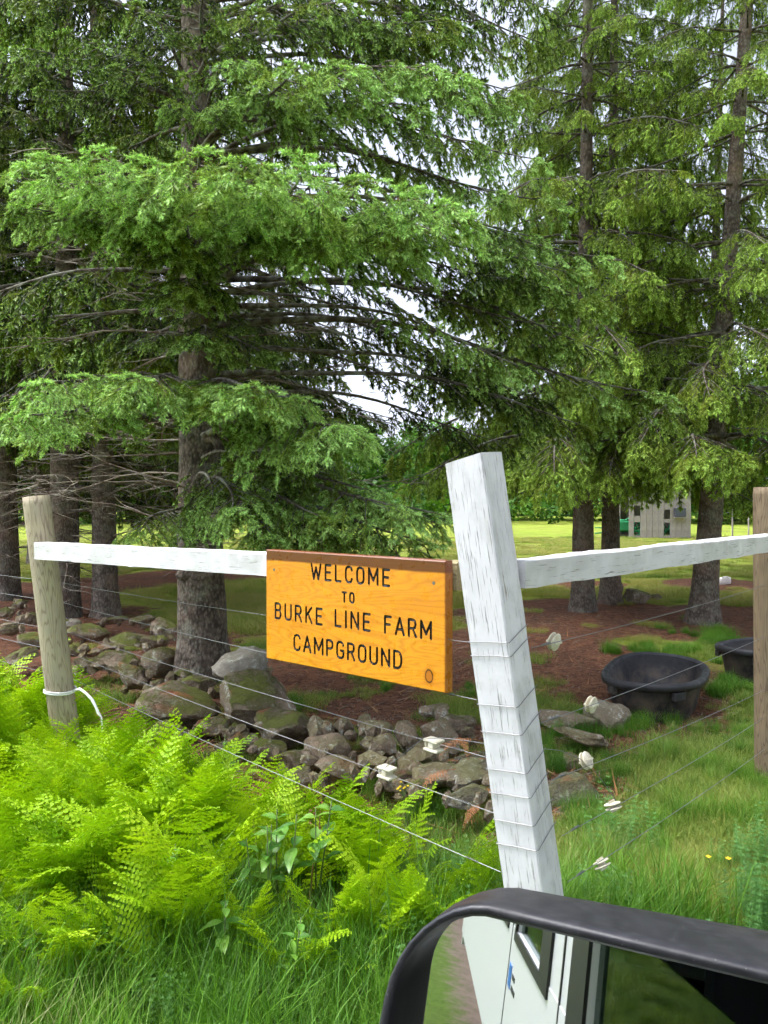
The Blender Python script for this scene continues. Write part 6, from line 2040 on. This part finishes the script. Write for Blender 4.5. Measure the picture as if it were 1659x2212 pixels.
for i in range(5200):
    y = 3.0 + 11.0 * r.random() ** 1.2
    x = r.uniform(-0.42, 0.56) * y * 1.05
    lt = litter_at(x, y) + 0.45 * mnoise.noise(Vector((x * 1.3, y * 1.3, 7)))
    if x < 0.4 and y < 5.3 and (fern_line(x) + 0.35 > y): continue
    if math.hypot(x - TUBS[0][0], y - TUBS[0][1]) < 0.62 or math.hypot(x - TUBS[1][0], y - TUBS[1][1]) < 0.62: continue
    if lt > 0.30 and r.random() < 0.955: continue
    if y > 9 and r.random() < 0.35: continue
    (ps if y < 8.5 else ps2).append((x, y, 1.0 if y < 7 else 0.8))
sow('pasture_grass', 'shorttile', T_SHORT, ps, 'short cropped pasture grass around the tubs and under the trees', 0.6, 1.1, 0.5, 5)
sow('lawn_grass', 'shorttile', T_SHORT, ps2, 'short grass toned pale as if sunlit, between and behind the spruce trunks', 0.5, 0.95, 0.95, 7)  # same tiles as the pasture, tone raised to paint sunlight the trees block
pb = []
for i in range(620):
    s_, t_ = -0.5 - 14 * r.random() ** 1.4, r.uniform(0.35, 3.6)
    q = VF * s_ + VL * t_
    if r.random() < (t_ - 0.25) * 1.6: pb.append((q.x, q.y, 1.0))
sow('trackside_grass', 'shorttile', T_SHORT, pb, 'short grass beside the dirt track behind the van, seen in its mirror', 0.6, 1.3, 0.5, 9)
# tufts of longer grass round the tubs, stones and trunk feet
pl = []
for (u, v, sp, n) in ((1440, 1420, 0.55, 26), (1545, 1380, 0.5, 16), (1590, 1400, 0.45, 14), (1290, 1575, 0.4, 10), (1400, 1560, 0.35, 12), (1560, 1490, 0.4, 12), (1640, 1500, 0.4, 14), (1620, 1600, 0.4, 14), (1000, 1500, 0.5, 3), (860, 1500, 0.5, 3), (700, 1520, 0.4, 3), (1500, 1700, 0.5, 14), (1400, 1800, 0.4, 8), (1180, 1640, 0.3, 6), (1260, 1790, 0.3, 8), (960, 1700, 0.3, 6), (880, 1730, 0.3, 6), (1640, 1705, 0.25, 16), (1655, 1730, 0.25, 14)):
    g = on_ground(u, v)
    for k in range(n):
        x, y = g.x + r.gauss(0, sp * 0.5), g.y + r.gauss(0, sp * 0.6)
        if min(math.hypot(x - tx, y - ty) for (tx, ty) in TUBS) > 0.6: pl.append((x, y, 0.42))
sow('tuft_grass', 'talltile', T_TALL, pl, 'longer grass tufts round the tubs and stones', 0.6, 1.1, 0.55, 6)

# far, sparse turf so that the field keeps its texture
pf = []
for i in range(2600):
    y = 9.5 + 22 * r.random() ** 1.5; x = r.uniform(-0.5, 0.56) * y
    if litter_at(x, y) > 0.3: continue
    pf.append((x, y, 1.5))
sow('field_turf', 'shorttile', T_SHORT, pf, 'thin yellow-green turf of the open field behind the trees', 0.5, 0.95, 0.95, 8)

# fallen needles, twigs and cone scales on the bare ground
lv, lf, lm = [], [], []
for i in range(26000):
    y = 3.7 + 7.5 * r.random() ** 1.3; x = r.uniform(-0.5, 0.5) * y
    if litter_at(x, y) < 0.25: continue
    z = height(x, y) + 0.006; a = r.uniform(0, 6.28)
    ln = r.uniform(0.02, 0.06) if r.random() < 0.95 else r.uniform(0.12, 0.4)
    w = 0.004 if ln < 0.07 else 0.006
    d = Vector((math.cos(a), math.sin(a), r.uniform(-.05, .25))) * ln; s_ = Vector((-math.sin(a), math.cos(a), 0)) * w
    p = Vector((x, y, z)); k = len(lv)
    lv += [p - s_, p + s_, p + d + Vector((0, 0, w))]; lf.append((k, k + 1, k + 2)); lm.append(r.choice((0, 0, 1, 2)))
me = mesh_from('needle_litter', lv, lf, lm)
o = link_mesh('needle_litter', me, [M['dry_leaf'], M['dry_stem'], M['dead']])
tag(o, 'rusty fallen spruce needles and twigs strewn under the trees', 'litter', kind='stuff')
# ------------------------------------------------------------------ the van the picture is taken from, seen in its own door mirror
def vp(s, t_, z):
    """point in the van's own frame: s forward, t out of the left side, z up; the camera is at s = t = 0"""
    return VF * s + VL * t_ + Vector((0, 0, z))
van = empty('van', vp(-1.2, -0.9, 0))
tag(van, 'white van with black door mirror, its side and windows showing in the mirror glass', 'van')
TS = 0.10          # outer skin of the left side
def vbox(mb, s0, s1, t0, t1, z0, z1, m=0):
    c = vp((s0 + s1) / 2, (t0 + t1) / 2, (z0 + z1) / 2)
    mb.box(c, VF * ((s1 - s0) / 2), VL * ((t1 - t0) / 2), Vector((0, 0, (z1 - z0) / 2)), m)
ZB, ZT = 0.98, 1.93
WINS = [(-0.76, 0.62), (-1.93, -1.36), (-3.9, -2.2)]
S0, S1 = -4.7, 1.25
mb = MB()
vbox(mb, S0, S1, TS - 0.05, TS, 0.50, ZB)
vbox(mb, S0, S1, TS - 0.05, TS - 0.001, ZT, 2.12)
edges = [S1] + [e for w in WINS for e in (w[1], w[0])] + [S0]
for i in range(0, len(edges), 2):
    if edges[i] > edges[i + 1]: vbox(mb, edges[i + 1], edges[i], TS - 0.05, TS - 0.002, ZB + 0.0005, ZT - 0.0005)
mb.build('side_panel', M['van_white'], van)
mb = MB(); vbox(mb, S0, S1, -1.85, TS - 0.06, 2.10, 2.16); mb.build('roof', M['van_white'], van)
mb = MB(); vbox(mb, S0 - 0.04, S0, -1.85, TS - 0.01, 0.42, 2.16); mb.build('rear_panel', M['van_white'], van)
mb = MB(); vbox(mb, S0, S1, -1.90, -1.85, 0.42, 2.12); mb.build('far_panel', M['van_white'], van)
mb = MB(); vbox(mb, S1, S1 + 0.04, -1.85, TS - 0.01, 0.42, 2.12); mb.build('bulkhead', M['van_inside'], van)
mb = MB(); vbox(mb, S0 + 0.01, S1 - 0.01, -1.84, TS - 0.06, 0.45, 0.52); mb.build('floor', M['van_inside'], van)
mb = MB(); vbox(mb, -0.95, -0.40, -0.75, -0.22, 0.55, 1.0); vbox(mb, -1.08, -0.92, -0.75, -0.22, 0.55, 1.62); o = mb.build('seat', M['van_inside'], van); bevel_obj(o, 0.05, 3)
for (a, b), gl_, gr_ in zip(WINS, (0.17, 0.03, 0.03), (0.03, 0.15, 0.03)):
    mb = MB()
    g = 0.03
    vbox(mb, a - gl_, b + gr_, TS - 0.004, TS + 0.006, ZB - g, ZB)
    vbox(mb, a - gl_, b + gr_, TS - 0.004, TS + 0.006, ZT, ZT + g)
    vbox(mb, a - gl_, a, TS - 0.004, TS + 0.006, ZB + .0005, ZT - .0005)
    vbox(mb, b, b + gr_, TS - 0.004, TS + 0.006, ZB + .0005, ZT - .0005)
    gk = mb.build('gasket', M['black_gasket'], van)
for (a, b) in WINS[1:]:
    mb = MB(); vbox(mb, a, b, TS - 0.02, TS - 0.014, ZB, ZT); mb.build('window', M['window_glass'], van)
# the front window is wound half down, its top edge slanting
mb = MB()
v = [vp(WINS[0][0] + 0.01, TS - 0.02, ZB), vp(WINS[0][1] - 0.01, TS - 0.02, ZB), vp(WINS[0][1] - 0.01, TS - 0.02, 1.21), vp(WINS[0][0] + 0.01, TS - 0.02, 1.23)]
v2 = [p + VL * 0.005 for p in v]
mb.add(v + v2, [(0, 1, 2, 3), (7, 6, 5, 4), (0, 4, 5, 1), (1, 5, 6, 2), (2, 6, 7, 3), (3, 7, 4, 0)])
mb.build('window', M['window_glass'], van)
# door seams and handle
for s in (-1.05, -2.06):
    mb = MB(); vbox(mb, s - 0.006, s + 0.006, TS - 0.002, TS + 0.0015, 0.5, 2.05); mb.build('door_seam', M['black_gasket'], van)
mb = MB(); vbox(mb, -1.00, -0.86, TS + 0.0, TS + 0.03, 0.88, 0.92); o = mb.build('door_handle', M['black_gasket'], van); bevel_obj(o, 0.01, 2)
mb = MB(); vbox(mb, -2.02, -1.95, TS, TS + 0.002, 0.80, 0.87); mb.build('badge', M['van_blue'], van)
mb = MB(); vbox(mb, -1.92, -1.82, TS, TS + 0.002, 0.805, 0.82); vbox(mb, -1.92, -1.85, TS, TS + 0.002, 0.84, 0.855); mb.build('badge_lines', M['black_gasket'], van)
for s in (-2.6, 0.75):
    for t_ in (TS - 0.14, -1.72):
        c = vp(s, t_, 0.34)
        ring = []
        mb = MB(); n = 24
        prof = [(0.19, -0.09), (0.30, -0.10), (0.335, -0.07), (0.34, 0.0), (0.335, 0.07), (0.30, 0.10), (0.19, 0.09)]
        vs_, fs = [], []
        for k in range(n):
            a = 2 * PI * k / n
            for (rr, tt) in prof: vs_.append(c + VF * (math.cos(a) * rr) + Vector((0, 0, math.sin(a) * rr)) + VL * tt)
        np_ = len(prof)
        for k in range(n):
            for j in range(np_ - 1):
                k2 = (k + 1) % n
                fs.append((k * np_ + j, k2 * np_ + j, k2 * np_ + j + 1, k * np_ + j + 1))
        mb.add(vs_, fs); w = mb.build('wheel', M['tyre'], van, True)
        mb = MB(); mb.tube([c - VL * 0.06, c + VL * 0.075], [0.2, 0.185], 20); mb.build('rim', M['tin'], w)

# --- door mirror
YAW, TILT = math.radians(26.0), math.radians(15.0)
mn = Vector((-math.sin(YAW) * math.cos(TILT), -math.cos(YAW) * math.cos(TILT), math.sin(TILT)))   # out of the glass
mh = Vector((math.cos(YAW), -math.sin(YAW), 0))                                                   # along its width
mu = mh.cross(mn) * -1
if mu.z < 0: mu = -mu
MO = at(1090, 1960, 0.55)                                      # a point on the upper rim
A0, A1, B0, B1 = -0.078, 0.255, -0.30, 0.0
def rrect(a0, a1, b0, b1, r_, n=7, sl=0.0):
    pts = []
    for (cx, cy, st) in ((a1 - r_, b1 - r_, 0), (a0 + r_, b1 - r_, 1), (a0 + r_, b0 + r_, 2), (a1 - r_, b0 + r_, 3)):
        for i in range(n + 1):
            a = PI / 2 * (st + i / n)
            pts.append((cx + math.cos(a) * r_ , cy + math.sin(a) * r_))
    # sloping outer side and a gently crowned top
    out = []
    for (x, y) in pts:
        k = (y - b0) / (b1 - b0)
        x2 = x - sl * (1 - k) * max(0.0, 1 - (x - a0) / 0.15)
        y2 = y - 0.012 * max(0, (0.02 - x) / 0.1) ** 2 * (1 if k > 0.5 else 0)
        out.append((x2, y2))
    return out
def mp(x, y, d):
    return MO + mh * x + mu * y + mn * d
def lofted(rings, name, mat, parent, cap_first=False, cap_last=False):
    n = len(rings[0]); vs_, fs = [], []
    for rg in rings: vs_ += rg
    for i in range(len(rings) - 1):
        for k in range(n):
            k2 = (k + 1) % n
            fs.append((i * n + k, i * n + k2, (i + 1) * n + k2, (i + 1) * n + k))
    if cap_first: fs.append(tuple(range(n - 1, -1, -1)))
    if cap_last: fs.append(tuple((len(rings) - 1) * n + k for k in range(n)))
    o = link_mesh(name, mesh_from(name, vs_, fs), mat, parent, True)
    return o
mir = empty('side_mirror', MO); keep_parent(mir, van); mir.matrix_basis = Matrix.Translation(MO); WORLD[mir.name] = Matrix.Translation(MO)
def ring(grow, d, rad, shift=0.0, sl=0.03):
    return [mp(x, y + shift, d if d > -0.01 else -0.01 + (d + 0.01) * (0.62 + 1.0 * max(0, x - A0) / (A1 - A0))) for (x, y) in rrect(A0 - grow, A1 + grow, B0 - grow, B1 + grow, rad + grow, 8, sl)]
shell = [ring(-0.006, 0.001, 0.065), ring(-0.002, 0.0045, 0.066), ring(0.001, 0.001, 0.068), ring(0.002, -0.012, 0.070), ring(0.004, -0.04, 0.072), ring(0.003, -0.066, 0.072), ring(0.0, -0.086, 0.07, -0.001), ring(-0.014, -0.102, 0.06, -0.004), ring(-0.04, -0.112, 0.04, -0.010), ring(-0.09, -0.116, 0.02, -0.02)]
hs = lofted(shell, 'housing', M['mirror_plastic'], mir, False, True)
bez = [ring(-0.006, 0.001, 0.065), ring(-0.008, -0.004, 0.064), ring(-0.010, -0.0095, 0.062), ring(-0.011, -0.05, 0.06)]
lofted(bez, 'bezel', M['black_gasket'], mir)
# the glass is set at its own angle inside the housing
GY, GT = math.radians(30.0), math.radians(11.0)
gn = Vector((-math.sin(GY) * math.cos(GT), -math.cos(GY) * math.cos(GT), math.sin(GT)))
g0 = rrect(A0 + 0.0095, A1 - 0.0095, B0 + 0.0095, B1 - 0.0095, 0.055, 8, 0.03)
cx, cy = 0.03, -0.12
gc = mp(cx, cy, -0.026)
def on_glass(x, y):
    p = mp(x, y, 0.0)
    return p - mn * ((p - gc).dot(gn) / mn.dot(gn))
link_mesh('glass', mesh_from('glass', [on_glass(x, y) for (x, y) in g0], [tuple(range(len(g0)))]), M['mirror_glass'], mir)
mb = MB(); mb.tube([mp(A1 - 0.02, -0.2, -0.06), mp(A1 + 0.05, -0.22, -0.06), vp(0.62, TS, 1.12)], [0.035, 0.03, 0.03], 10); mb.build('arm', M['mirror_plastic'], mir, True)
